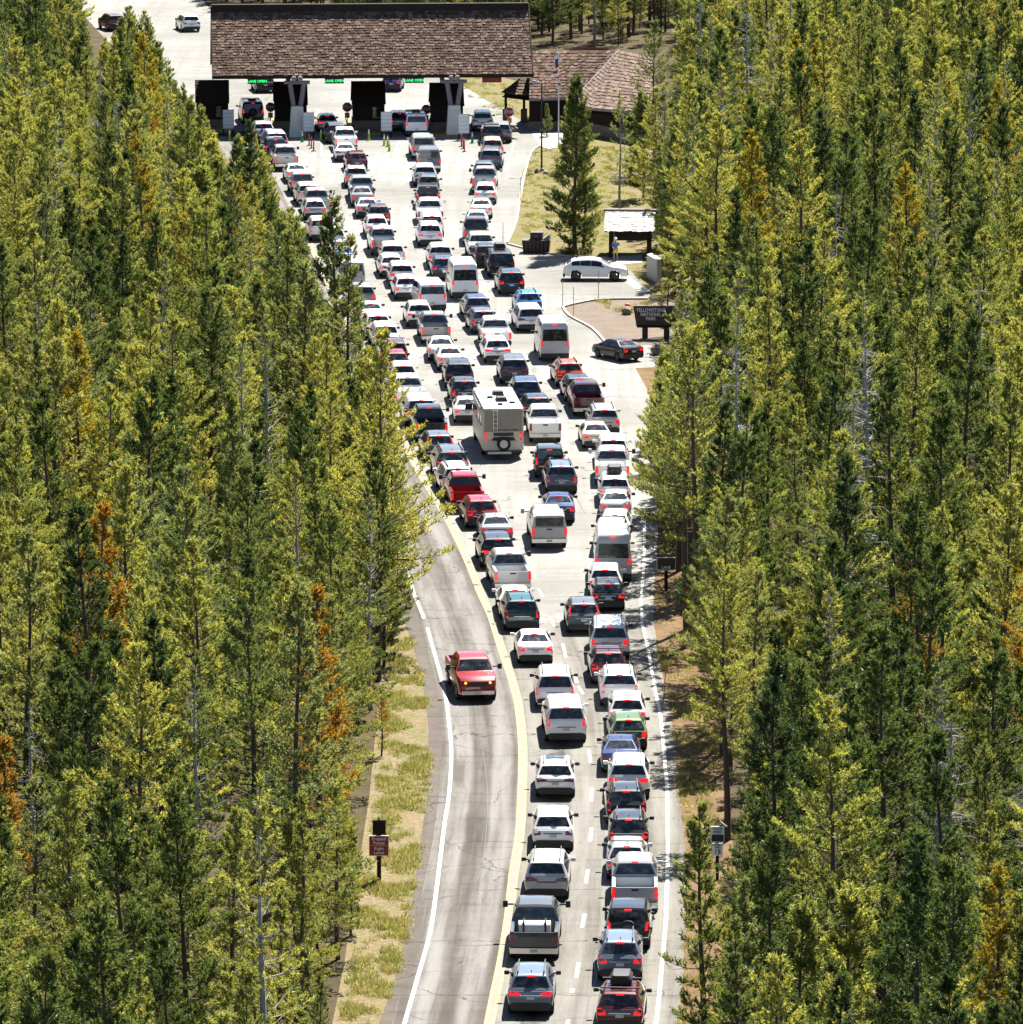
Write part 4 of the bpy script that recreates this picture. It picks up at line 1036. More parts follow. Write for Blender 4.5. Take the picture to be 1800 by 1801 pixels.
# ---- toll booths on kerbed islands
for i, (px, py) in enumerate(((374, 228), (512, 231), (649, 230), (787, 233))):
    g = G(px, py)
    isl = MB()
    n = 8
    w2, y0, y1 = 1.75, -2.2, 10
    poly = [(-w2, y1), (-w2, y0)] + [(-w2 * math.cos(math.pi * k / n), y0 - 1.2 * math.sin(math.pi * k / n)) for k in range(1, n)] + [(w2, y0), (w2, y1)]
    isl.prism([(x, y, 0) for x, y in poly], (0, 0, .16))
    o = isl.build('island', M['kerb_y'], None, (g.x, g.y, .02), YAW); o['kind'] = 'structure'
    b = empty('toll_booth', (g.x, g.y, .18), YAW)
    where = ['leftmost, at the edge of the pines', 'under the left V-shaped log support', 'between the two log supports', 'under the right V-shaped log support'][i]
    tag(b, 'dark toll booth, ' + where, 'toll booth', 'toll booths under the entrance roof')
    W_, D_ = 1.42, 1.7
    MB().box(-W_, W_, 0, 2 * D_, 0, 2.35).build('wall', M['darkwood'], b)
    MB().box(-W_ - .03, W_ + .03, -.04, 2 * D_ + .04, 0, .75).build('stone_base', M['stone'], b)
    rf = MB().prism([(-W_ - .1, -.25, 2.25), (-W_ - .1, D_, 4.15), (-W_ - .1, 2 * D_ + .25, 2.25), (-W_ - .1, 2 * D_ + .05, 2.2), (-W_ - .1, D_, 3.95), (-W_ - .1, -.05, 2.2)], (2 * W_ + .2, 0, 0)).build('roof', M['darkwood'], b)
    shb = shakes([(-W_ - .12, -.27, 2.26), (W_ + .12, -.27, 2.26), (W_ + .12, D_, 4.16), (-W_ - .12, D_, 4.16)], 9, 10, M['darkwood'], .03, 20 + i).build('shakes', M['darkwood'], rf); shb['kind'] = 'stuff'
    for sg in (-1, 1):
        MB().box(*sorted((sg * W_, sg * (W_ + .03))), .5, 2.4, 1.0, 2.1).build('window', M['glass'], b)
    wf = MB().box(.35, 1.15, -.03, .0, 1.05, 1.95).build('window', M['glass'], b)
    MB().box(.32, 1.18, -.05, -.02, .98, 1.05).build('sill', M['log'], wf)
# ---- fee boards
for i, (px, py) in enumerate(((402, 238), (543, 243), (680, 242), (816, 246))):
    g = G(px, py)
    b = empty('fee_board', (g.x, g.y, .03), YAW)
    tag(b, 'white fee board on dark posts, %s from the left before the booths' % ORD[i], 'sign', 'fee boards before the booths')
    for x in (-.42, .42):
        MB().box(x - .06, x + .06, -.03, .09, 0, 2.3).build('post', M['darkwood'], b)
    MB().box(-.50, .50, -.06, -.031, .55, 2.3).build('frame', M['greywall'], b)
    for k in range(5):
        MB().box(-.47, .47, -.085, -.061, .62 + .335 * k, .62 + .335 * k + .30).build('panel', M['white_panel'], b)
# ---- stop signs
def octagon(r, y): return [(r * math.cos(math.pi / 8 + k * math.pi / 4), y, r * math.sin(math.pi / 8 + k * math.pi / 4)) for k in range(8)]
for i, (px, py, sy) in enumerate(((476, 226, 188), (611, 226, 188), (750, 226, 192), (896, 236, 197))):
    g = G(px, py)
    b = empty('stop_sign', (g.x, g.y, .02), YAW)
    tag(b, 'red octagonal stop sign, %s from the left at the gates' % ORD[i], 'sign', 'stop signs at the gates')
    z = (py - sy) / 19.6
    MB().tube((0, 0, 0), (0, 0, z + .3), .05).build('post', M['darkwood'], b)
    p = MB().prism([(x, y, z + q) for x, y, q in octagon(.46, -.06)], (0, -.02, 0)).build('sign_face', M['flag_white'], b)
    MB().prism([(x, y, z + q) for x, y, q in octagon(.425, -.081)], (0, -.006, 0)).build('red_field', M['stopred'], b)
    t = link('lettering', text_mesh('lettering', 'STOP', .34, M['flag_white']), b, (0, -.092, z)); t.rotation_euler = (math.pi / 2, 0, 0)
    MB().box(-.22, .22, -.08, -.05, z - .98, z - .50).build('plate', M['orange'], b)
# ---- cones and delineators
def cone(px, py, mat, h=.95, i=0, label=''):
    g = G(px, py)
    b = empty('traffic_cone', (g.x, g.y, .024))
    MB().box(-.19, .19, -.19, .19, 0, .05).build('base', M['black'] if mat is M['cone_r'] else mat, b)
    MB().tube((0, 0, .05), (0, 0, h * .62), .13 if mat is not M['cone_r'] else .07, .075 if mat is not M['cone_r'] else .06, 12).build('cone', mat, b, smooth=40)
    MB().tube((0, 0, h * .62), (0, 0, h), .076 if mat is not M['cone_r'] else .061, .03 if mat is not M['cone_r'] else .055, 12).build('tip', M['flag_white'] if mat is not M['cone_r'] else mat, b, smooth=40)
    tag(b, label, 'traffic cone', 'cones before the booths')
for i, (x, y, mt, lb) in enumerate(((532, 250, 'cone_d', 'green cone right of the left concrete pier'), (565, 247, 'cone_g', 'lime cone just right of the red delineators'), (404, 248, 'cone_g', 'lime cone below the leftmost fee board'), (649, 247, 'cone_g', 'lime cone by the weeds below the third booth'),
                                    (676, 256, 'cone_g', 'lime cone, upper left of the trio below the third fee board'), (682, 258, 'cone_g', 'lime cone, middle of the trio below the third fee board'), (685, 266, 'cone_g', 'lime cone nearest the camera below the third fee board'), (831, 252, 'cone_d', 'green cone right of the rightmost fee board'),
                                    (544, 256, 'cone_r', 'red delineator farthest in the left trio'), (548, 261, 'cone_r', 'red delineator in the middle of the left trio'), (552, 266, 'cone_r', 'red delineator nearest in the left trio'),
                                    (812, 258, 'cone_r', 'red delineator farthest in the right trio'), (815, 262, 'cone_r', 'red delineator in the middle of the right trio'), (817, 267, 'cone_r', 'red delineator nearest in the right trio'))):
    cone(x, y, M[mt], .95, i, lb)
# ---- ranger building right of the gate
rb = empty('ranger_building', G(1000, 238))
tag(rb, 'ranger building with brown hipped shake roofs right of the gate', 'building')
off = Vector(rb.location)
def bl(px, py, z): return G(px, py, z) - off
def slope(name, a, b, c, d, rows, cols, mat, seed):
    dn_ = Vector((0, 0, -.45))
    m = MB().add([a + dn_, b + dn_, c + dn_, d + dn_], [(0, 1, 2), (0, 2, 3)])
    o = m.build(name, M['darkwood'], rb)
    s2 = shakes([a, b, c, d], rows, cols, mat, .05, seed).build('shakes', mat, o); s2['kind'] = 'stuff'
    return o
ez, rz_ = 3.0, 6.7
A_ = bl(934, 89, rz_); Bv = bl(1089, 88, rz_); Cv = bl(1012, 171, ez); Dv = bl(931, 173, ez)
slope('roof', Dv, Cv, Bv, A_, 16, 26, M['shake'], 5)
cam_l = Vector((0, 0, CAM_H)) - off
F0 = bl(1115, 193, ez - .1)
nrm = (Cv - Bv).cross(F0 - Bv)
def onplane(px, py):
    ray = bl(px, py, 0) - cam_l
    return cam_l + ray * ((Bv - cam_l).dot(nrm) / ray.dot(nrm))
Ev, Fv, Gv = onplane(1036, 189), onplane(1150, 199), onplane(1150, 101)
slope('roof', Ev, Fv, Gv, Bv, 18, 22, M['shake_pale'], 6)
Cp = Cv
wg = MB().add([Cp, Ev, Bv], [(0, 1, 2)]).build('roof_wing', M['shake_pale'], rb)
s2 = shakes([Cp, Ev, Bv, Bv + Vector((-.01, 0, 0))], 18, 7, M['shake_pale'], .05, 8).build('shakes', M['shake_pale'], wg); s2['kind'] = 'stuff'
MB().tube(Cp, Bv, .09, n=6).build('hip_cap', M['log'], rb)
MB().prism([Cp, Ev, Ev + Vector((0, 0, -.25)), Cp + Vector((0, 0, -.25))], (.05, .05, 0)).build('fascia', M['log'], rb)
MB().prism([Cp + Vector((.5, .5, -.2)), Ev + Vector((.5, .8, -.1)), Vector((Ev.x + .5, Ev.y + .8, 0)), Vector((Cp.x + .5, Cp.y + .5, 0))], (.2, .1, 0)).build('wall', M['darkwood'], rb)
bk = Vector((0, 6.5, 0))
MB().add([A_, Bv, Bv + bk + Vector((0, 0, -3.6)), A_ + bk + Vector((0, 0, -3.6))], [(0, 1, 2, 3)]).build('roof', M['shake'], rb)
Iv = bl(1012, 80, 6.9)
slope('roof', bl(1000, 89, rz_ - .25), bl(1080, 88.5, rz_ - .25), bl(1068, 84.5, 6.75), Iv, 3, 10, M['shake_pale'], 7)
for a, b in ((Dv, Cv), (Ev, Fv)):
    d = (b - a).normalized()
    MB().prism([a + Vector((0, -.05, -.22)), b + Vector((0, -.05, -.22)), b + Vector((0, -.05, .0)), a + Vector((0, -.05, 0))], (0, -.05, 0)).build('fascia', M['log'], rb)
w0 = bl(938, 0, 0)
def wall(name, a, b, z0, z1, back, mat, th=.25):
    pa, pb = Vector((a.x, a.y + back, z0)), Vector((b.x, b.y + back, z0))
    return MB().prism([pa, pb, Vector((pb.x, pb.y, z1)), Vector((pa.x, pa.y, z1))], (0, th, 0)).build(name, mat, rb)
wall('wall', Dv, Cv, 0, ez - .1, .9, M['darkwood'])
wall('wall', Ev, Fv, 0, min(Ev.z, Fv.z) - .1, .9, M['darkwood'])
wall('stone_base', Ev, Fv, 0, 1.0, .8, M['stone'], .4)
wall('stone_base', Dv, Cv, 0, .8, .8, M['stone'], .4)
for k in range(5):
    x = Ev.x + .55 + k * 1.05
    yb = Ev.y + .87
    w = MB().box(x, x + .85, yb - .02, yb + .02, 1.1, 2.35).build('window', M['glass'], rb)
    fr = MB().box(x - .08, x + .93, yb - .05, yb - .021, 1.02, 1.1).box(x - .08, x + .93, yb - .05, yb - .021, 2.35, 2.43).box(x - .08, x, yb - .05, yb - .021, 1.1, 2.35).box(x + .85, x + .93, yb - .05, yb - .021, 1.1, 2.35)
    fr.build('frame', M['concrete'], w)
# porch with its own little hip
pA, pB, pC = bl(917, 136, 4.1), bl(882, 162, 2.75), bl(931, 168, 2.75)
pD = bl(932, 137, 4.1)
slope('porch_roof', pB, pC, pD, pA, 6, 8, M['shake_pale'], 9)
for px in (890, 922):
    g = bl(px, 214, 0)
    MB().box(g.x - .3, g.x + .3, g.y - .3, g.y + .3, 0, 1.2).build('stone_pillar', M['stone'], rb)
    MB().box(g.x - .12, g.x + .12, g.y - .12, g.y + .12, 1.2, 2.8).build('post', M['darkwood'], rb)
g = bl(940, 205, 0)
MB().box(g.x - .45, g.x + .45, g.y - .04, g.y + .0, 0.02, 2.1).build('door', plain('brown_door', (.16, .05, .03), .7), rb)
# ---- flag and lamp post
g = G(983, 258)
fp = empty('flagpole', g); tag(fp, 'white flagpole in front of the ranger building', 'flagpole')
MB().tube((0, 0, 0), (0, 0, 8.4), .07, .04, 8).build('pole', M['pole_white'], fp, smooth=40)
MB().tube((0, 0, 8.4), (0, 0, 8.5), .08, .03, 8).build('finial', M['rim'], fp)
fl = empty('flag', g + Vector((0, 0, 0))); tag(fl, 'limp striped flag hanging from the flagpole', 'flag')
def drape(z0, z1, dx0, dx1, name, mat, par=fl):
    V = []
    for z in (z0, z1):
        for k in range(7):
            t = k / 6
            V.append((dx0 + (dx1 - dx0) * t, -.10 + .09 * math.sin(t * 9 + z * 1.7), z - .12 * t))
    return MB().add(V, [(k, k + 1, 8 + k, 7 + k) for k in range(6)]).build(name, mat, par)
for k in range(11):
    zt = 8.1 - .26 * k
    drape(zt - .26, zt, -.02 - .03 * (k % 3), -.42 + .12 * math.sin(k * .8) + .5 * (k > 6), 'stripe', M['flag_blue'] if k in (1, 2) else (M['flag_red'] if k % 2 else M['flag_white']))
g = G(953, 302)
lp = empty('lamp_post', g); tag(lp, 'tall dark lamp post with one arm right of the lanes', 'lamp post')
zt = 7.6
MB().tube((0, 0, 0), (0, 0, zt), .08, .06, 8).build('post', M['black'], lp, smooth=40)
MB().tube((0, 0, zt - .05), (-.45, 0, zt + .12), .035).build('arm', M['black'], lp)
MB().taper(-.62, 0, zt + .06, zt + .2, .5, .3, .34, .2).build('lamp_head', M['rim'], lp)
MB().tube((0, 0, 0), (0, 0, .3), .25, .2, 10).build('base', M['concrete'], lp)

# ---- kiosk, person, dumpsters, wall, boulders
g = G(1108, 452)
kk = empty('information_kiosk', g, R(-3)); tag(kk, 'open wooden kiosk with pale sunlit roof among the pines', 'kiosk')
for x in (-1.45, 1.45):
    for y in (-.5, 3.0):
        MB().box(x - .13, x + .13, y - .13, y + .13, 0, 2.3).build('post', M['darkwood'], kk)
MB().prism([(-1.9, -1.1, 2.1), (-1.9, 1.5, 3.35), (-1.9, 3.6, 2.1), (-1.9, 3.5, 2.03), (-1.9, 1.5, 3.2), (-1.9, -1.0, 2.03)], (3.8, 0, 0)).build('roof', M['darkwood'], kk)
s2 = shakes([(-1.93, -1.13, 2.12), (1.93, -1.13, 2.12), (1.93, 1.5, 3.38), (-1.93, 1.5, 3.38)], 9, 16, None, .03, 12).build('shakes', shake_mat('bleached_shakes', (.36, .35, .31), (.45, .43, .39), (.52, .5, .46)), kk); s2['kind'] = 'stuff'
MB().tube((-2.05, 1.5, 3.4), (2.05, 1.5, 3.4), .13, n=8).build('ridge_log', M['log'], kk, smooth=40)
MB().box(-1.3, 1.3, 2.9, 3.0, .9, 2.0).build('notice_board', M['brownsign'], kk)
def person():
    r = empty('person', G(1083, 459) + Vector((0, 0, .03)), R(0))
    tag(r, 'person in blue shirt and yellow shorts reading at the kiosk', 'person')
    J = {'pel': (0, 0, .92), 'ch': (0, 0, 1.30), 'nk': (0, .0, 1.46), 'hd': (0, .02, 1.58), 'ht': (0, .02, 1.72), 'hl': (-.10, 0, .88), 'hr': (.10, 0, .88), 'kl': (-.11, .01, .50), 'kr': (.12, .02, .50), 'al': (-.11, -.01, .09), 'ar': (.13, 0, .09), 'tl': (-.12, .14, .04), 'tr': (.15, .15, .04),
         'sl': (-.19, 0, 1.40), 'sr': (.19, 0, 1.40), 'el': (-.29, -.02, 1.14), 'er': (.30, 0, 1.15), 'wl': (-.20, .20, 1.08), 'wr': (.16, .24, 1.24)}
    E = [('pel', 'ch'), ('ch', 'nk'), ('nk', 'hd'), ('hd', 'ht'), ('pel', 'hl'), ('pel', 'hr'), ('hl', 'kl'), ('kl', 'al'), ('al', 'tl'), ('hr', 'kr'), ('kr', 'ar'), ('ar', 'tr'), ('ch', 'sl'), ('ch', 'sr'), ('sl', 'el'), ('el', 'wl'), ('sr', 'er'), ('er', 'wr')]
    RAD = {'pel': .15, 'ch': .15, 'nk': .06, 'hd': .095, 'ht': .07, 'hl': .095, 'hr': .095, 'kl': .06, 'kr': .06, 'al': .042, 'ar': .042, 'tl': .045, 'tr': .045, 'sl': .065, 'sr': .065, 'el': .046, 'er': .046, 'wl': .035, 'wr': .035}
    def skin(names, name, mat, grow=1.0, root='pel'):
        ks = [k for k in J if k in names]
        me = bpy.data.meshes.new(name)
        me.from_pydata([J[k] for k in ks], [(ks.index(a), ks.index(b)) for a, b in E if a in names and b in names], [])
        o = link(name, me, r)
        sm = o.modifiers.new('skin', 'SKIN')
        for k, d in zip(ks, me.skin_vertices[0].data):
            d.radius = (RAD[k] * grow, RAD[k] * grow * .85); d.use_root = (k == root)
        sb = o.modifiers.new('sub', 'SUBSURF'); sb.levels = 2; sb.render_levels = 2
        me.materials.append(mat)
        return o
    skin(set(J), 'body', plain('skin', (.42, .25, .18), .6, var=.05))
    skin({'pel', 'ch', 'sl', 'sr', 'el', 'er', 'wl', 'wr'}, 'shirt', plain('blue_shirt', (.07, .14, .42), .8, var=.1), 1.15)
    skin({'pel', 'hl', 'hr', 'kl', 'kr'}, 'shorts', plain('yellow_shorts', (.50, .36, .08), .8, var=.1), 1.18)
    m = MB(); n = 12
    for i, (rr, z) in enumerate(((.115, 1.60), (.122, 1.66), (.10, 1.74), (.04, 1.785))):
        m.v += [(rr * math.cos(2 * math.pi * k / n), .02 + rr * math.sin(2 * math.pi * k / n), z) for k in range(n)]
    m.f = [(i * n + k, i * n + (k + 1) % n, (i + 1) * n + (k + 1) % n, (i + 1) * n + k) for i in range(3) for k in range(n)] + [tuple(range(3 * n, 4 * n))]
    m.build('cap', M['flag_white'], r, smooth=50)
person()
g = G(943, 446)
db = empty('dumpster', g, R(-4)); tag(db, 'dark brown bear-proof dumpster at the plaza kerb', 'dumpster')
MB().taper(0, .55, .05, 1.05, 1.95, 1.3, 2.15, 1.5).build('bin', M['brownsign'], db)
for k in range(7):
    x = -.9 + .3 * k
    MB().taper(x, -.17, .1, 1.0, .06, .06, .06, .06).build('rib', M['darkwood'], db)
MB().box(-.45, .50, .1, 1.1, 1.05, 1.62).build('hopper', M['brownsign'], db)
MB().prism([(.50, 0, 1.05), (1.05, 0, 1.05), (1.05, 0, 1.50), (.52, 0, 1.12)], (0, 1.2, 0)).build('lid', M['log'], db)
MB().box(-.12, .12, .06, .10, 1.30, 1.38).build('handle', M['log'], db)
a, b = G(1138, 488), G(1156, 499)
gw = MB().prism([a, b, b + Vector((0, 0, 1.75)), a + Vector((0, 0, 1.75))], (.35, .9, 0)).build('concrete_wall', M['greywall'])
tag(gw, 'grey concrete wall panel beside the kiosk path', 'wall')
def boulder(px, py, r, seed, mat, label, sq=.8):
    rr = random.Random(seed)
    m = MB(); n = 10
    for i in range(1, 6):
        ph = math.pi * i / 6
        for k in range(n):
            q = r * rr.uniform(.82, 1.12)
            m.v.append((q * math.sin(ph) * math.cos(2 * math.pi * k / n), q * math.sin(ph) * math.sin(2 * math.pi * k / n), r * .7 + q * sq * math.cos(ph)))
    m.v += [(0, 0, r * .7 + r * sq), (0, 0, 0)]
    m.f = [(i * n + k, (i + 1) * n + k, (i + 1) * n + (k + 1) % n, i * n + (k + 1) % n) for i in range(4) for k in range(n)]
    m.f += [(len(m.v) - 2, k, (k + 1) % n) for k in range(n)] + [(len(m.v) - 1, 4 * n + (k + 1) % n, 4 * n + k) for k in range(n)]
    g = G(px, py)
    o = m.build('boulder', mat, None, (g.x, g.y, -.03)); tag(o, label, 'boulder'); return o
boulder(1103, 553, .42, 1, M['stone'], 'grey boulder on the gravel left of the park sign')
hat = MB(); n = 10
for rr, z in ((.20, 0), (.19, .10), (.10, .18)):
    hat.v += [(rr * math.cos(2 * math.pi * k / n), rr * math.sin(2 * math.pi * k / n), z) for k in range(n)]
hat.f = [(i * n + k, i * n + (k + 1) % n, (i + 1) * n + (k + 1) % n, (i + 1) * n + k) for i in range(2) for k in range(n)] + [tuple(range(2 * n, 3 * n)), tuple(range(n - 1, -1, -1))]
g = G(1104, 552)
tag(hat.build('red_bundle', M['cone_r'], None, (g.x, g.y + .1, .58), smooth=50), 'red bundle lying on top of the grey boulder', 'bundle')
boulder(1158, 624, .5, 2, M['stone'], 'dark boulder below the park sign at the driveway')
boulder(945, 304, .28, 4, M['stone'], 'small pale rock at the lamp post foot')
boulder(905, 232, .35, 5, M['stone'], 'low rock by the rightmost stop sign')
boulder(960, 306, .24, 6, M['concrete'], 'small white rock right of the lamp post foot')
# ---- park sign
g0 = G(1164, 596)
sg_ = empty('park_sign', g0, R(-2)); tag(sg_, 'large dark brown park entrance sign on two posts', 'sign')
for x in (-1.15, .35):
    MB().box(x - .2, x + .2, 0, .3, 0, .95).build('post', M['brownsign'], sg_)
bw = [(-1.75, .88), (1.55, .88), (1.85, 2.32), (-1.98, 2.32)]
MB().prism([(x, -.05, z) for x, z in bw], (0, .34, 0)).build('board', M['brownsign'], sg_)
MB().box(-1.72, 1.5, -.12, -.051, .80, .98).build('lower_beam', M['darkwood'], sg_)
for tx, z in (('YELLOWSTONE', 2.02), ('NATIONAL', 1.72), ('PARK', 1.42)):
    t = link('lettering', text_mesh('lettering', tx, .33, M['flag_white'], spacing=1.1, extr=.012, bold=.012), sg_, (-.75, -.068, z)); t.rotation_euler = (math.pi / 2, 0, 0); t.scale = (.80, 1.05, 1)
ah = [(1.15, 1.30), (1.38, 1.55), (1.50, 1.95), (1.46, 2.20), (1.15, 2.24), (.84, 2.20), (.80, 1.95), (.92, 1.55)]
em = MB().prism([(x, -.051, z) for x, z in ah], (0, -.03, 0)).build('emblem', M['redsign'], sg_)
for k, tx in enumerate(('NATIONAL', 'PARK', 'SERVICE')):
    t = link('emblem_lettering', text_mesh('emblem_lettering', tx, .10, M['flag_white']), em, (1.2, -.09, 2.12 - .10 * k)); t.rotation_euler = (math.pi / 2, 0, 0)
MB().prism([(.95, -.082, 1.66), (1.32, -.082, 1.66), (1.24, -.082, 1.76), (1.14, -.082, 1.71), (1.06, -.082, 1.80)], (0, -.006, 0)).build('emblem_mountain', M['flag_white'], em)
MB().tube((1.12, -.05, 1.12), (1.12, -.08, 1.12), .11, n=16).build('round_badge', M['flag_white'], sg_)
MB().tube((1.12, -.079, 1.12), (1.12, -.088, 1.12), .07, n=12).build('badge_centre', M['brownsign'], sg_)
# ---- road signs
g = G(667, 1551)
ps = empty('prepaid_pass_sign', g); tag(ps, 'red-brown Prepaid Passes Right Lanes sign at the left roadside', 'sign')
MB().box(-.09, .09, 0, .12, 0, 2.65).build('post', M['darkwood'], ps)
MB().box(-.43, .43, -.05, -.001, 1.16, 2.06).build('sign_face', M['flag_white'], ps)
for z0, z1 in ((1.19, 1.61), (1.63, 2.03)):
    MB().box(-.405, .405, -.062, -.051, z0, z1).build('red_panel', M['redsign'], ps)
for tx, z in (('Prepaid', 1.92), ('Passes', 1.74), ('Right', 1.49), ('Lanes', 1.31)):
    t = link('lettering', text_mesh('lettering', tx, .20, M['flag_white']), ps, (0, -.072, z)); t.rotation_euler = (math.pi / 2, 0, 0)
MB().box(-.27, .30, -.05, -.001, 2.10, 2.75).build('dark_panel', M['darkwood'], ps)
MB().taper(0, .03, 2.65, 2.88, .12, .1, .02, .02).build('post_top', M['darkwood'], ps)
g = G(1262, 1550)
ss = empty('speed_sign', g); tag(ss, 'white Your Speed display over a speed limit 15 sign', 'sign')
MB().box(-.07, .07, 0, .1, 0, 2.45).build('post', M['darkwood'], ss)
MB().box(-.29, .29, -.05, -.001, 1.75, 2.45).build('display_board', M['white_panel'], ss)
MB().box(-.26, .26, -.062, -.051, 1.78, 2.09).build('display', M['black'], ss)
for tx, z, q, ps_ in (('YOUR', 2.34, .16, 0), ('SPEED', 2.19, .15, 0), ('SPEED', 1.62, .11, 0), ('LIMIT', 1.51, .11, 0), ('15', 1.32, .30, 0)):
    t = link('lettering', text_mesh('lettering', tx, q, M['black']), ss, (0, -.066, z)); t.rotation_euler = (math.pi / 2, 0, 0)
MB().box(-.23, .23, -.055, -.001, 1.15, 1.70).build('speed_limit_plate', M['white_panel'], ss)
MB().prism([(.12, 0, 2.62), (.42, 0, 2.38), (.42, .3, 2.38), (.12, .3, 2.62)], (0, 0, .03)).build('solar_panel', M['rim'], ss)
MB().tube((0, .05, 2.4), (.25, .1, 2.5), .025).build('bracket', M['black'], ss)
g = G(1172, 1039)
es = empty('lane_sign', g); tag(es, 'brown lane sign half under branches at the right roadside', 'sign')
MB().box(-.09, .09, 0, .12, 0, 1.5).build('post', M['darkwood'], es)
MB().box(-.52, .52, -.05, -.001, 1.15, 1.85).build('sign_face', M['flag_white'], es)
MB().box(-.49, .49, -.062, -.051, 1.18, 1.82).build('brown_panel', M['brownsign'], es)
t = link('lettering', text_mesh('lettering', 'LANE', .2, M['flag_white']), es, (0, -.072, 1.30)); t.rotation_euler = (math.pi / 2, 0, 0)
# ---- stakes
def stake(px, y0, y1, label, mat=None, lean=0.0):
    g = G(px, y1)
    h = (y1 - y0) / (.0157 * (y1 + 1003))
    o = MB().tube((0, 0, 0), (lean, 0, h), .03, .02, 6).build('snow_stake', mat or M['stake'], None, g)
    tag(o, label, 'stake', 'snow stakes along the pavement edge')
stake(990, 494, 541, 'thin snow stake at the left tip of the gravel island')
stake(1009, 504, 560, 'thin snow stake left of the white parked crossover rear wheel')
stake(1053, 476, 527, 'thin snow stake in front of the white parked crossover door')
stake(1124, 472, 494, 'short stake by the parking sidewalk')
stake(885, 391, 430, 'thin stake at the plaza kerb above the dumpster')
stake(916, 312, 356, 'thin stake at the plaza kerb by the dry grass')
stake(977, 418, 453, 'leaning pale stake in front of the dark pine', None, .95)
stake(1167, 1163, 1237, 'orange-red marker stake on the right verge', M['stake_r'], .14)
stake(1174, 594, 616, 'short dark post below the park sign', M['darkwood'])
# ------------------------------------------------------------------ pines
def norm(a): return a / np.maximum(np.linalg.norm(a, axis=-1, keepdims=True), 1e-9)
def tri_mesh(name, V, F, mats, mi=None):
    me = bpy.data.meshes.new(name)
    V = np.asarray(V, np.float32); F = np.asarray(F, np.int32)
    me.vertices.add(len(V)); me.vertices.foreach_set('co', V.ravel())
    me.loops.add(F.size); me.loops.foreach_set('vertex_index', F.ravel())
    me.polygons.add(len(F))
    me.polygons.foreach_set('loop_start', np.arange(0, F.size, 3, dtype=np.int32))
    me.polygons.foreach_set('loop_total', np.full(len(F), 3, np.int32))
    for m in mats: me.materials.append(m)
    if mi is not None: me.polygons.foreach_set('material_index', np.asarray(mi, np.int32))
    me.update(calc_edges=True)
    me.validate()
    return me
class Wood:
    def __init__(s): s.V, s.F = [], []
    def seg(s, a, b, r0, r1, n=3):
        a, b = np.asarray(a, float), np.asarray(b, float)
        d = (b - a) / max(np.linalg.norm(b - a), 1e-6)
        q = np.cross(d, (0.0, 0.0, 1.0) if abs(d[2]) < .9 else (1.0, 0, 0)); q /= np.linalg.norm(q)
        w = np.cross(d, q)
        o = len(s.V)
        for c, r in ((a, r0), (b, r1)):
            for k in range(n):
                t = 2 * math.pi * k / n
                s.V.append(c + q * r * math.cos(t) + w * r * math.sin(t))
        for k in range(n):
            k2 = (k + 1) % n
            s.F += [(o + k, o + k2, o + n + k2), (o + k, o + n + k2, o + n + k)]
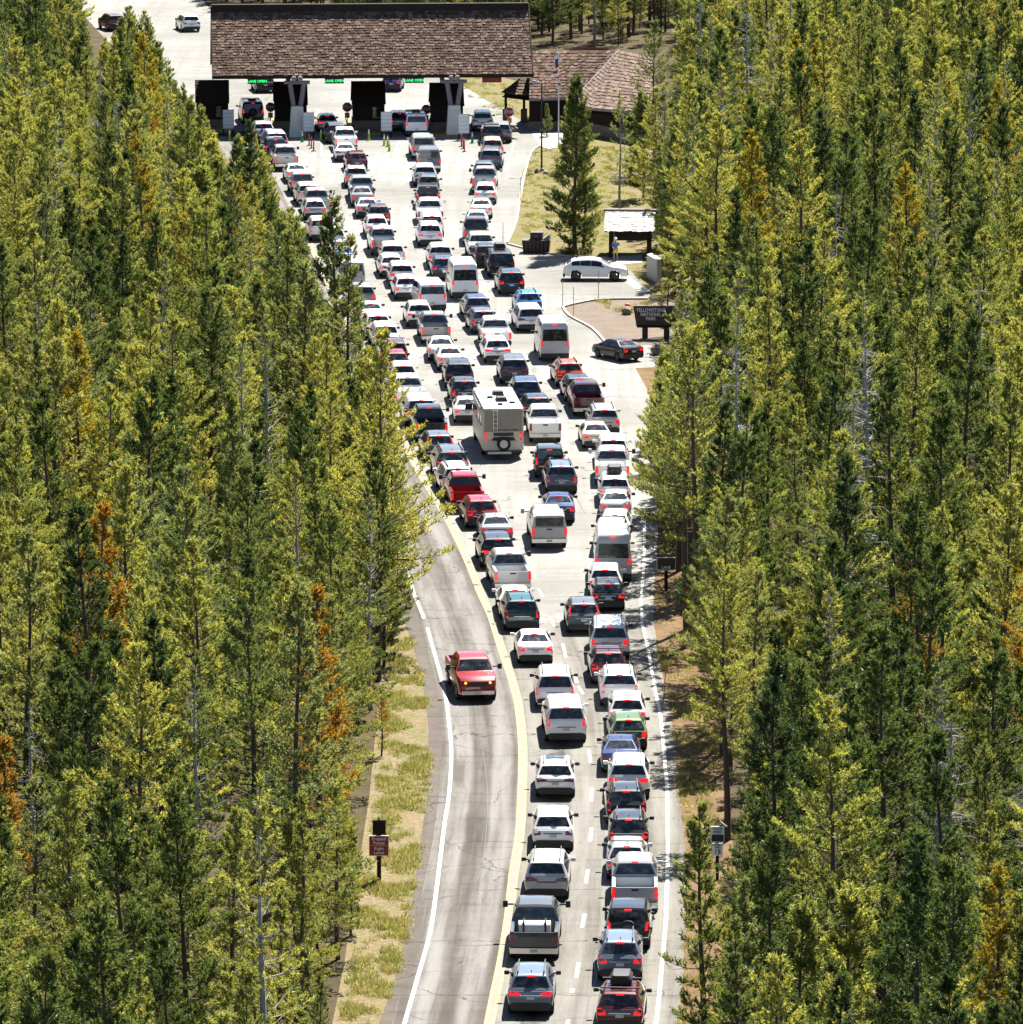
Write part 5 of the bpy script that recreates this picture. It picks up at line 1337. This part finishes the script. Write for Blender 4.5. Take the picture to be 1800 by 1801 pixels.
def pine(seed, h, Rm, z0=.18, whorl=.48, nb=5, dens=11.0, bare=.0, up=.7, taper=.85, blades=13, bl=.155, bw=.055, lean=.02, gap=.12):
    """lodgepole pine: trunk with whorled, up-curving limbs carrying bottle-brush shoots made of needle blades"""
    r = np.random.RandomState(seed)
    wood = Wood()
    zs = np.linspace(0, h, 9)
    lx, ly = r.uniform(-lean, lean, 2) * h
    cx = lambda z: np.array((lx * (z / h) ** 2 + .10 * math.sin(z * .5 + seed), ly * (z / h) ** 2 + .10 * math.cos(z * .43 + seed), z))
    tr0 = .011 * h + .03
    for a, b in zip(zs, zs[1:]):
        wood.seg(cx(a), cx(b), tr0 * (1 - a / h) + .012, tr0 * (1 - b / h) + .012, 6)
    SB, SD, SL = [], [], []
    z = z0 * h
    lob = [(r.uniform(0, 6.28), r.uniform(0, 1), r.uniform(.7, 1.25)) for _ in range(6)]
    while z < h - .15:
        t = (z - z0 * h) / (h * (1 - z0))
        Rr = Rm * (1 - t) ** taper * (min(1.0, .55 + t * 3.0)) + .12
        for k in range(max(3, int(nb * (1.0 if t < .8 else .75) + r.uniform(-.5, 1)))):
            if r.rand() < gap: continue
            az = r.uniform(0, 2 * math.pi)
            mod = 1.0
            for (la, lt, lm) in lob:
                if abs((az - la + math.pi) % (2 * math.pi) - math.pi) < .8 and abs(t - lt) < .16: mod *= lm
            Lb = Rr * r.uniform(.62, 1.18) * mod
            el = math.radians(-12 + 62 * t ** 1.2 + r.uniform(-10, 14))
            dh = np.array((math.cos(az), math.sin(az), 0.0))
            b0 = cx(z + r.uniform(-.15, .15))
            def path(s_): return b0 + dh * (Lb * s_ * math.cos(el)) + np.array((0, 0, Lb * s_ * math.sin(el) + .30 * Lb * s_ * s_))
            rb = .010 + .012 * Lb
            p1, p2, p3 = path(.4), path(.75), path(1.0)
            wood.seg(b0, p1, rb, rb * .7); wood.seg(p1, p2, rb * .7, rb * .45); wood.seg(p2, p3, rb * .45, .006)
            dead = r.rand() < bare or (t < .10 and r.rand() < .5)
            if dead:
                for _ in range(5):
                    s_ = r.uniform(.3, 1); q = path(s_); wood.seg(q, q + norm(np.array((r.uniform(-1, 1), r.uniform(-1, 1), r.uniform(-.2, 1)))) * r.uniform(.2, .5), .008, .003)
                continue
            lat = np.array((-dh[1], dh[0], 0))
            n = int(Lb * dens + 5)
            for i in range(n):
                s_ = 1.0 - r.uniform(0, .75) ** 1.5
                sd = r.uniform(-1, 1)
                base = path(s_) + lat * sd * Lb * .26 * (1.15 - .55 * s_) + np.array((0, 0, r.uniform(-.05, .10)))
                d = dh * .55 + lat * sd * .75 + np.array((0, 0, up * r.uniform(.6, 2.0)))
                SB.append(base); SD.append(d); SL.append(r.uniform(.16, .36))
        z += whorl * r.uniform(.65, 1.35) * (1.0 if t < .7 else .75)
    for i in range(10):
        SB.append(cx(h - .05 * i) + r.uniform(-.05, .05, 3)); SD.append(np.array((r.uniform(-.5, .5), r.uniform(-.5, .5), 1.0))); SL.append(r.uniform(.25, .45))
    SB, SD, SL = np.array(SB), norm(np.array(SD)), np.array(SL)
    n = len(SB)
    K = blades
    u = r.uniform(0, 1, (n, K))
    pb = SB[:, None] + SD[:, None] * (u * SL[:, None])[..., None]
    rnd = norm(r.normal(size=(n, K, 3)))
    bd = norm(SD[:, None] * .8 + rnd * .85)
    side = norm(np.cross(bd, norm(r.normal(size=(n, K, 3)))))
    ln_ = bl * r.uniform(.7, 1.3, (n, K))
    wd = bw * r.uniform(.7, 1.3, (n, K))
    tip = pb + bd * ln_[..., None]
    v0 = pb - side * wd[..., None] * .5; v1 = pb + side * wd[..., None] * .5
    V = np.stack([v0, v1, tip], 2).reshape(-1, 3)
    F = np.arange(len(V)).reshape(-1, 3)
    return wood, V, F
def snag(seed, h, nb=46, Lm=1.5):
    r = np.random.RandomState(seed)
    w = Wood()
    cx = lambda z: np.array((.12 * math.sin(z * .4 + seed), .12 * math.cos(z * .33 + seed), z))
    zs = np.linspace(0, h, 9)
    for a, b in zip(zs, zs[1:]): w.seg(cx(a), cx(b), .15 * (1 - a / h) + .025, .15 * (1 - b / h) + .025, 6)
    for _ in range(nb):
        z = h * r.uniform(.25, .99)
        az = r.uniform(0, 6.28); L_ = Lm * (1.15 - z / h) * r.uniform(.5, 1.3) + .15
        d = np.array((math.cos(az), math.sin(az), r.uniform(-.1, .35)))
        p = cx(z); rr = .028
        for k in range(4):
            q = p + d * L_ / 4
            w.seg(p, q, rr, rr * .7); rr *= .7; p = q
            d = d + np.array((r.uniform(-.35, .35), r.uniform(-.35, .35), r.uniform(-.5, .25)))
            for _ in range(2): w.seg(p, p + r.uniform(-1, 1, 3) * .3, .010, .004)
    return w
PV = {}     # variant -> (height, radius, trunk mesh, crown mesh, joined mesh)
COLV = bpy.data.collections.new('pine_sources')     # never linked to the scene: only instanced by the far wood
def variant(key, h, Rr, gen, mat, wmat=None):
    wood, V, F = gen
    wmat = wmat or M['bark']
    tm = tri_mesh('trunk', wood.V, wood.F, [wmat])
    cm = tri_mesh('crown', V, F, [mat]) if V is not None else None
    if V is not None:
        nv = len(wood.V)
        jm = tri_mesh('pine', np.vstack([np.array(wood.V), V]), np.vstack([np.array(wood.F), F + nv]), [wmat, mat], np.concatenate([np.zeros(len(wood.F)), np.ones(len(F))]))
    else: jm = tm
    PV[key] = (h, Rr, tm, cm, jm)
    o = bpy.data.objects.new('v_%02d_%s' % (len(PV), key), jm)
    COLV.objects.link(o)
for i in range(7):
    variant('p%d' % i, 16.0, 2.7, pine(10 + i, 16.0, [2.7, 3.1, 2.3, 3.3, 2.8, 2.5, 3.4][i], z0=[.12, .2, .16, .25, .1, .3, .15][i], up=[.7, .9, .6, .8, .7, .9, .65][i], taper=[.85, .7, 1.0, .75, .9, .65, .8][i], bare=.05, gap=[.1, .15, .1, .2, .1, .18, .12][i]), M['needle'])
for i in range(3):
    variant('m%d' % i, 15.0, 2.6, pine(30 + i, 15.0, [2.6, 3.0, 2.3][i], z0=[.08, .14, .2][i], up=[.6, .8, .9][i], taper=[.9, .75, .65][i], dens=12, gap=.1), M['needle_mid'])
for i in range(2):
    variant('g%d' % i, 15.0, 2.0, pine(40 + i, 15.0, 2.4, z0=.15, taper=.8, bare=.1), M['needle_gold'])
variant('r0', 14.0, 1.8, pine(50, 14.0, 2.2, z0=.2, taper=.8, bare=.15), M['needle_rust'])
for i in range(2):
    variant('d%d' % i, 15.0, 2.2, pine(60 + i, 15.0, 2.6, z0=.06, whorl=.42, up=.45, taper=.95, dens=9.5, gap=.06), M['needle_dark'])
for i in range(2):
    variant('y%d' % i, 8.0, 1.7, pine(70 + i, 8.0, 1.7, z0=.04, whorl=.36, up=.9, taper=.8, dens=11.0, gap=.08), M['needle'])
for i in range(2):
    variant('s%d' % i, 16.0, 1.9, pine(80 + i, 16.0, 2.3, z0=.25, whorl=.55, bare=.4, dens=6.5, gap=.22), M['needle'], M['snag'])
variant('x0', 14.0, 1.0, (snag(90, 14.0), None, None), None, M['snag'])
variant('x1', 12.0, 1.2, (snag(91, 12.0, 60, 1.9), None, None), None, M['snag'])
variant('w0', 16.5, 3.6, pine(95, 16.5, 3.9, z0=.10, whorl=.5, up=.9, taper=.75, dens=7.5, gap=.2, nb=5, lean=.01), M['needle'])
variant('n0', 10.5, 1.7, pine(96, 10.5, 1.9, z0=.05, whorl=.40, up=.75, taper=.95, dens=9, gap=.12), M['needle'])
variant('t0', 15.0, 2.4, pine(97, 15.0, 2.6, z0=.34, whorl=.5, up=.8, taper=.6, dens=8, gap=.15), M['needle'])
variant('c0', 13.0, 2.2, pine(98, 13.0, 2.1, z0=.02, whorl=.34, up=.7, taper=.55, dens=12, gap=.05, nb=6), M['needle_mid'])
KEYS = list(PV)

def inside(poly, x, y):
    c = False
    j = len(poly) - 1
    for i in range(len(poly)):
        xi, yi = poly[i]; xj, yj = poly[j]
        if (yi > y) != (yj > y) and x < (xj - xi) * (y - yi) / (yj - yi) + xi: c = not c
        j = i
    return c
# how far the woods reach in the photo (crowns must stay on this side of the road's open view)
LEFT = [(-400, -400), (148, -400), (150, 20), (163, 90), (178, 72), (192, 60), (215, 30), (225, 10), (245, -2), (262, 25), (282, 70), (300, 115), (322, 150), (340, 190), (362, 192), (376, 212), (388, 245), (398, 280), (410, 245), (434, 228), (455, 245), (472, 285), (497, 318), (514, 352), (532, 392), (546, 412), (562, 386), (585, 345), (612, 388), (634, 440), (642, 490), (656, 540), (670, 580), (692, 608), (706, 645), (722, 690), (738, 720), (764, 742), (745, 790), (756, 830), (772, 900), (818, 940), (830, 985), (806, 1015), (800, 1060), (772, 1082), (748, 1110), (722, 1140), (692, 1180), (688, 1250), (664, 1300), (652, 1400), (645, 1450), (648, 1500), (644, 1600), (630, 1700), (606, 1720), (596, 1760), (590, 1850), (560, 2700), (-600, 2700)]
RIGHT = [(940, -400), (940, 86), (1085, 86), (1110, 84), (1118, 60), (1142, 40), (1162, 36), (1185, 60), (1190, 90), (1130, 120), (1118, 180), (1112, 235), (1118, 300), (1112, 345), (1140, 380), (1142, 440), (1160, 470), (1166, 505), (1150, 525), (1185, 535), (1205, 545), (1206, 600), (1170, 602), (1158, 640), (1136, 690), (1112, 735), (1102, 785), (1118, 825), (1108, 870), (1116, 910), (1124, 955), (1148, 990), (1186, 1000), (1196, 1050), (1212, 1100), (1206, 1180), (1196, 1225), (1224, 1280), (1256, 1320), (1262, 1440), (1284, 1500), (1284, 1560), (1262, 1600), (1200, 1640), (1190, 1700), (1160, 1730), (1180, 1790), (1190, 1850), (1260, 2700), (2600, 2700), (2600, -400)]
NO = [plz, out_poly, inb,
      [(640, 2700), (640, 1900), (600, 1800), (612, 1700), (630, 1600), (646, 1500), (660, 1400), (670, 1300), (678, 1200), (690, 1110), (760, 1110), (900, 1500), (900, 2700)],
      [(900, 2700), (1300, 2700), (1270, 1900), (1240, 1750), (1245, 1600), (1290, 1500), (1285, 1400), (1268, 1300), (1240, 1200), (1215, 1100), (1200, 1000), (1180, 960), (1158, 900), (900, 900)],
      [(860, 80), (1180, 80), (1200, 160), (1230, 300), (1140, 420), (1210, 510), (1215, 620), (1180, 760), (880, 760)],
      [(150, -140), (560, -140), (960, 60), (960, 250), (330, 250), (140, 60)]]
tr_list = []     # (X, Y, scale, variant, rz)
cells = {}
def clash(X, Y, d):
    i, j = int(X // 4), int(Y // 4)
    for a in (-1, 0, 1):
        for b in (-1, 0, 1):
            for (u, v, dd) in cells.get((i + a, j + b), ()):
                if (u - X) ** 2 + (v - Y) ** 2 < ((d + dd) * .5) ** 2: return True
    return False
def ok_mask(X, Y, h, r, poly):
    for fz, fr in ((1.0, 0.0), (.9, .35), (.72, .7), (.5, .95), (.3, 1.0), (.15, .9)):
        for sg in (-1, 1):
            x, y, _ = P(X + sg * r * fr, Y, h * fz)
            if y > 2650 or y < -380: continue
            if not inside(poly, x, y): return False
    return True
rr = random.Random(11)
def base_ok(X, Y):
    x, y, _ = P(X, Y, 0)
    return not any(inside(q, x, y) for q in NO)
def put(X, Y, key, sc, d):
    tr_list.append((X, Y, sc, key, rr.uniform(0, 6.28)))
    cells.setdefault((int(X // 4), int(Y // 4)), []).append((X, Y, d))
heroes = []
def hero(px, py, key, h, label, rz=0.0):
    g = G(px, py)
    sc = h / PV[key][0]
    heroes.append((g.x, g.y, sc, key, rz, label))
    cells.setdefault((int(g.x // 4), int(g.y // 4)), []).append((g.x, g.y, 2.6))
hero(672, 1150, 'w0', 16.6, 'tall wide pine leaning its branches over the outbound lane', 2.0)
hero(598, 835, 'n0', 16.6, 'slender pine whose tip stands out against the leftmost queue', 1.0)
hero(440, 600, 'd0', 15.2, 'dark pine tip left of the queue just below the leftmost booth', 1.0)
hero(640, 905, 'y0', 8.0, 'bushy pine beside the leftmost lane below the slender pine', 1.0)
hero(652, 1035, 'y1', 10.0, 'yellow-green pine beside the black pickup in the leftmost lane', 3.0)
hero(700, 1105, 'y0', 5.5, 'low bushy pine at the foot of the tall roadside pine', 3.0)
hero(1012, 446, 'c0', 13.3, 'lone dark pine standing in the clearing before the ranger building', .5)
hero(1028, 436, 'n0', 9.0, 'lighter pine right behind the lone dark pine in the clearing', 2.5)
hero(1091, 372, 's0', 9.6, 'thin sparse pine in the clearing right of the ranger building windows', 1.0)
hero(1150, 305, 'w0', 12.8, 'broad round-topped pine at the right end of the ranger building', .8)
hero(1131, 350, 'y1', 8.6, 'bushy pine below the right end of the ranger building', .8)
hero(1152, 400, 'p1', 11.0, 'leafy pine right of the kiosk roof', .8)
hero(1010, 300, 'y1', 6.9, 'bright young pine in front of the flagpole and ranger building', 1.0)
hero(962, 240, 'y0', 2.9, 'small sapling by the lamp post before the ranger building', 1.0)
hero(1194, 1005, 'w0', 13.6, 'spreading yellow-green pine right of the maroon pickup and rightmost lane', .6)
hero(1206, 1108, 't0', 15.8, 'bare-trunked pine, left of two trunks at the right verge', .6)
hero(1220, 1132, 't0', 16.4, 'bare-trunked pine, right of two trunks at the right verge', 3.6)
hero(1277, 1478, 't0', 12.4, 'pine with dark bare trunk standing on the right verge', 1.6)
hero(1236, 1885, 'n0', 10.4, 'narrow spire-shaped pine before the speed display sign', .4)
hero(1175, 545, 'y0', 4.0, 'young bright pine just above the park sign', 1.4)
hero(1188, 760, 'y1', 5.8, 'young pine with its tip in front of the park sign post', 1.4)
hero(1650, 1800, 'x0', 12.6, 'bleached double snag at the right, left of its pair', .4)
hero(1672, 1802, 'x1', 12.4, 'bleached snag at the right, right of its pair', 1.4)
hero(1455, 1560, 's1', 13.5, 'half dead pine with grey limbs right of the speed sign', 1.4)
hero(1460, 1290, 'x1', 10.5, 'pale branching snag in the wood right of the rightmost lane', 2.4)
hero(215, 450, 'x1', 12.0, 'grey dead pine in the upper left wood', 2.4)
hero(470, 1010, 's0', 15.0, 'half bare pine with grey stem left of the black pickup', 1.4)
hero(60, 1640, 'x0', 10.0, 'pale dead stem near the lower left corner', 1.4)
hero(1380, 320, 'x0', 11.0, 'grey dead pine in the upper right wood', .4)
hero(1630, 760, 'x1', 11.0, 'white-limbed snag at the right, level with the motorhome', .4)
hero(75, 900, 's1', 14.0, 'half dead grey pine at the left edge, level with the motorhome', .4)
hero(255, 410, 'g0', 15.6, 'tall golden pine with its tip against the pale road at top left', .4)
hero(262, 420, 'r0', 12.0, 'rust-brown pine at top left before the golden pine', .4)
hero(560, 1560, 'r0', 13.0, 'rust-tinged pine left of the Prepaid Passes sign', .4)
hero(672, 1330, 'r0', 3.4, 'small orange-brown pine at the left verge beside the outbound lane', .4)
hero(1600, 1430, 'r0', 12.5, 'rust-orange pine in the right wood above the snags', .4)
hero(1590, 690, 'g1', 15.0, 'golden-yellow pine in the right wood, level with the park sign', .4)
hero(15, 1780, 'r0', 11.0, 'orange-brown pine at the lower left edge', .4)
hero(1750, 2010, 'g0', 10.5, 'golden pine tip at the lower right corner', .4)
def region_fill(n, dmin, keys, wts, hr, small=False):
    for _ in range(n):
        Y = 178 + (760 - 178) * rr.random() ** 1.15
        half = Y * .0925 + 7
        X = rr.uniform(-half, half)
        key = rr.choices(keys, wts)[0]
        H, Rr = PV[key][:2]
        if P(X, Y, H * .8)[1] > 1050 and X > 0 and key[0] == 'p' and rr.random() < .45: key = rr.choice(('m0', 'm1', 'm2', 'd0')); H, Rr = PV[key][:2]  # cloud shade put into needle colour: darker pines swapped in at lower right
        sc = rr.uniform(*hr) / H
        poly = LEFT if P(X, Y, 0)[0] < 850 else RIGHT
        if clash(X, Y, dmin) or not base_ok(X, Y): continue
        if not ok_mask(X, Y, H * sc, Rr * sc * .8, poly): continue
        put(X, Y, key, sc, dmin)
pk = ['p%d' % i for i in range(7)]
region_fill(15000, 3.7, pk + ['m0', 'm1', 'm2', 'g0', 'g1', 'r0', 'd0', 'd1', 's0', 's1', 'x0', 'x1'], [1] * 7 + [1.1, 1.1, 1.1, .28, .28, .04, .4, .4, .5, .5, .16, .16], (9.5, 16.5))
region_fill(16000, 2.4, pk + ['y0', 'y1', 'n0', 'd0'], [.5] * 7 + [1.2, 1.2, 1.2, .4], (6.0, 11.0))
region_fill(9000, 1.7, ['y0', 'y1', 'n0'], [1, 1, 1], (3.0, 6.5))
def edge_fill(n, poly, ylo, yhi):
    """trees whose crowns draw the wood's outline along the road"""
    seg = [(a, b) for a, b in zip(poly, poly[1:]) if ylo < (a[1] + b[1]) / 2 < yhi and max(abs(a[0] - b[0]), abs(a[1] - b[1])) < 400]
    for _ in range(n):
        a, b = rr.choice(seg)
        t = rr.random()
        inn = -1 if poly is LEFT else 1
        px, py = a[0] + (b[0] - a[0]) * t + inn * rr.uniform(0, 70), a[1] + (b[1] - a[1]) * t + rr.uniform(4, 60)
        key = rr.choice(pk + ['y0', 'y1', 'n0', 'p2', 'p5'])
        h = rr.uniform(5, 15.5)
        g = G(px, py, h)
        sc = h / PV[key][0]
        if clash(g.x, g.y, 1.9) or not base_ok(g.x, g.y) or not ok_mask(g.x, g.y, h, PV[key][1] * sc * .62, poly): continue
        put(g.x, g.y, key, sc, 1.9)
edge_fill(5000, LEFT, -20, 1790)
edge_fill(5000, RIGHT, 90, 1790)
for _ in range(2600):     # the dark wood standing behind the ranger building and the great roof
    px, py = rr.uniform(385, 1260), rr.uniform(-190, 80)
    g = G(px, py)
    if px < 930 and py > 4 + .2 * (px - 372): continue
    if px > 925 and py > 70: continue
    if clash(g.x, g.y, 2.6): continue
    key = rr.choice(['d0', 'd1', 't0', 'm2', 'm1', 'p1', 't0'])
    put(g.x, g.y, key, rr.uniform(9, 16 if py < 45 else 11) / PV[key][0], 2.6)
# which ones show: paint crown silhouettes far to near on a coarse grid
idb = np.full((450, 450), -1, int)
order = sorted(range(len(tr_list)), key=lambda i: -tr_list[i][1])
for i in order:
    X, Y, sc, key, _ = tr_list[i]
    H, Rr = PV[key][0] * sc, PV[key][1] * sc
    xt, yt, dep = P(X, Y, H); xb, yb, _ = P(X, Y, H * .15)
    w = Rr * FPX / dep / 4
    for row in range(max(0, int(yt / 4)), min(450, int(yb / 4) + 1)):
        t = (row * 4 - yt) / max(1, yb - yt)
        ww = w * min(1, .15 + t * 1.3) * .85
        a, b = max(0, int(xt / 4 - ww)), min(450, int(xt / 4 + ww) + 1)
        if a < b: idb[row, a:b] = i
vis = np.bincount(idb[idb >= 0], minlength=len(tr_list))
print('pines', len(tr_list), 'visible', int((vis > 0).sum()))
single = [i for i in np.argsort(-vis)[:285] if vis[i] > 0]
sset = set(int(i) for i in single)
def tree(X, Y, sc, key, rz, label, group, name):
    r = empty(name, (X, Y, 0), rz)
    r.scale = (sc, sc, sc)
    tag(r, label, 'tree', group)
    H, Rr, tm, cm, _ = PV[key]
    link('trunk', tm, r)
    if cm: link('crown', cm, r)
LOOK = dict(p='green lodgepole pine', g='golden-green pine', r='rusty brown pine', d='dark green pine', y='young bushy pine', s='sparse pine with grey limbs', x='bare grey snag', m='deep green pine', w='spreading pine', n='narrow pine', t='pine with bare lower trunk', c='dense dark pine')
TNAME = dict(p='lodgepole_pine', g='golden_pine', r='rusty_pine', d='dark_pine', y='young_pine', s='sparse_pine', x='dead_snag', m='deep_green_pine', w='spreading_pine', n='narrow_pine', t='tall_pine', c='dark_pine')
for X, Y, sc, key, rz, lab in heroes:
    tree(X, Y, sc, key, rz, lab, None, TNAME[key[0]])
for i in sorted(sset):
    X, Y, sc, key, rz = tr_list[i]
    x, y, _ = P(X, Y, PV[key][0] * sc)
    side = 'left' if x < 850 else 'right'
    dx = (x if side == 'left' else 1800 - x)
    zone = 'at the photo edge' if dx < 130 else 'deep inside' if dx < 380 else 'nearer road'
    band = 'along the top edge' if y < 150 else 'level with the gate' if y < 480 else 'level with the park sign' if y < 800 else 'level with the silver vans' if y < 1150 else 'level with the red pickup' if y < 1450 else 'near the bottom edge'
    tree(X, Y, sc, key, rz, '%s %s %s wood %s, %s' % ('tall' if PV[key][0] * sc > 13 else 'shorter', LOOK[key[0]], side, zone, band), 'pines in the %s wood' % side, TNAME[key[0]])
# the rest of the wood: one object, instanced
rest = [t for i, t in enumerate(tr_list) if i not in sset]
me = bpy.data.meshes.new('background_pine_wood')
me.from_pydata([(t[0], t[1], 0) for t in rest], [], [])
for nm, typ, vals in (('sc', 'FLOAT', [t[2] for t in rest]), ('rz', 'FLOAT', [t[4] for t in rest]), ('idx', 'INT', [KEYS.index(t[3]) for t in rest])):
    at = me.attributes.new(nm, typ, 'POINT'); at.data.foreach_set('value', vals)
def scatter(name, me, coll, label, cat):
    ng = bpy.data.node_groups.new(name, 'GeometryNodeTree')
    ng.interface.new_socket('Geometry', in_out='INPUT', socket_type='NodeSocketGeometry')
    ng.interface.new_socket('Geometry', in_out='OUTPUT', socket_type='NodeSocketGeometry')
    N = ng.nodes
    gi, go = N.new('NodeGroupInput'), N.new('NodeGroupOutput')
    ci = N.new('GeometryNodeCollectionInfo'); ci.inputs['Collection'].default_value = coll
    ci.inputs['Separate Children'].default_value = True; ci.inputs['Reset Children'].default_value = True
    m2p = N.new('GeometryNodeMeshToPoints')
    ip = N.new('GeometryNodeInstanceOnPoints'); ip.inputs['Pick Instance'].default_value = True
    def attr(nm, dt):
        a = N.new('GeometryNodeInputNamedAttribute'); a.data_type = dt; a.inputs['Name'].default_value = nm
        return a.outputs['Attribute']
    cb = N.new('ShaderNodeCombineXYZ')
    ng.links.new(attr('rz', 'FLOAT'), cb.inputs[2])
    ng.links.new(gi.outputs[0], m2p.inputs['Mesh'])
    ng.links.new(m2p.outputs[0], ip.inputs['Points'])
    ng.links.new(ci.outputs[0], ip.inputs['Instance'])
    ng.links.new(attr('idx', 'INT'), ip.inputs['Instance Index'])
    ng.links.new(cb.outputs[0], ip.inputs['Rotation'])
    ng.links.new(attr('sc', 'FLOAT'), ip.inputs['Scale'])
    ng.links.new(ip.outputs[0], go.inputs[0])
    o = link(name, me)
    md = o.modifiers.new('scatter', 'NODES'); md.node_group = ng
    tag(o, label, cat, kind='stuff')
    return o
scatter('background_pine_wood', me, COLV, 'dense pine wood filling in behind the countable trees', 'wood')
# ------------------------------------------------------------------ grass tufts and weeds on the verges
COLG = bpy.data.collections.new('grass_sources')
for i in range(4):
    r = np.random.RandomState(300 + i)
    n = 26
    b = np.zeros((n, 3)); b[:, :2] = r.normal(size=(n, 2)) * .14
    d = norm(np.stack([r.normal(size=n) * .5, r.normal(size=n) * .5, np.ones(n)], 1))
    l = r.uniform(.10, .30, n)[:, None]
    s_ = norm(np.cross(d, r.normal(size=(n, 3)))) * .016
    V = np.stack([b - s_, b + s_, b + d * l], 1).reshape(-1, 3)
    o = bpy.data.objects.new('g_%d' % i, tri_mesh('tuft', V, np.arange(3 * n).reshape(-1, 3), [M['grass']]))
    COLG.objects.link(o)
def grass_points(polys, n, seed):
    r = random.Random(seed)
    out = []
    for poly, k in polys:
        g = [G(a, b) for a, b in poly]
        x0, x1 = min(p.x for p in g), max(p.x for p in g); y0, y1 = min(p.y for p in g), max(p.y for p in g)
        gp = [(p.x, p.y) for p in g]
        c = 0
        while c < k:
            X, Y = r.uniform(x0, x1), r.uniform(y0, y1)
            c += 1
            if not inside(gp, X, Y): continue
            cl = noise.noise(Vector((X * .55, Y * .35, 3.1))) + .6 * noise.noise(Vector((X * 1.7, Y * .8, 7.1)))
            if r.random() < .16 + .95 * cl: out.append((X, Y))
    return out
VL = [(560, 1900), (600, 1800), (622, 1700), (636, 1600), (650, 1500), (662, 1400), (672, 1300), (680, 1200), (676, 1130)] + [p for p in EDGE_L[::-1] if p[1] > 1110]
VR = [p for p in EDGE_R if p[1] > 1000] + [(1235, 1050), (1245, 1150), (1260, 1250), (1285, 1400), (1290, 1500), (1300, 1600)]
CL = [(935, 268), (922, 313), (914, 357), (908, 393), (960, 440), (1000, 450), (1060, 450), (1120, 350), (1110, 240), (1000, 245)]
gp = grass_points([(VL, 26000), (VR, 11000), (CL, 9000), ([(1050, 530), (1140, 528), (1150, 545), (1090, 556)], 1500), ([(880, 210), (760, 125), (880, 140), (930, 200)], 2500)], 0, 5)
me = bpy.data.meshes.new('dry_grass')
me.from_pydata([(x, y, .01) for x, y in gp], [], [])
rg = random.Random(9)
for nm, typ, vals in (('sc', 'FLOAT', [rg.uniform(.3, 1.0) ** 1.5 * 1.3 for _ in gp]), ('rz', 'FLOAT', [rg.uniform(0, 6.28) for _ in gp]), ('idx', 'INT', [rg.randrange(4) for _ in gp])):
    at = me.attributes.new(nm, typ, 'POINT'); at.data.foreach_set('value', vals)
scatter('dry_grass', me, COLG, 'dry yellow grass tufts on the verges and clearing', 'grass')
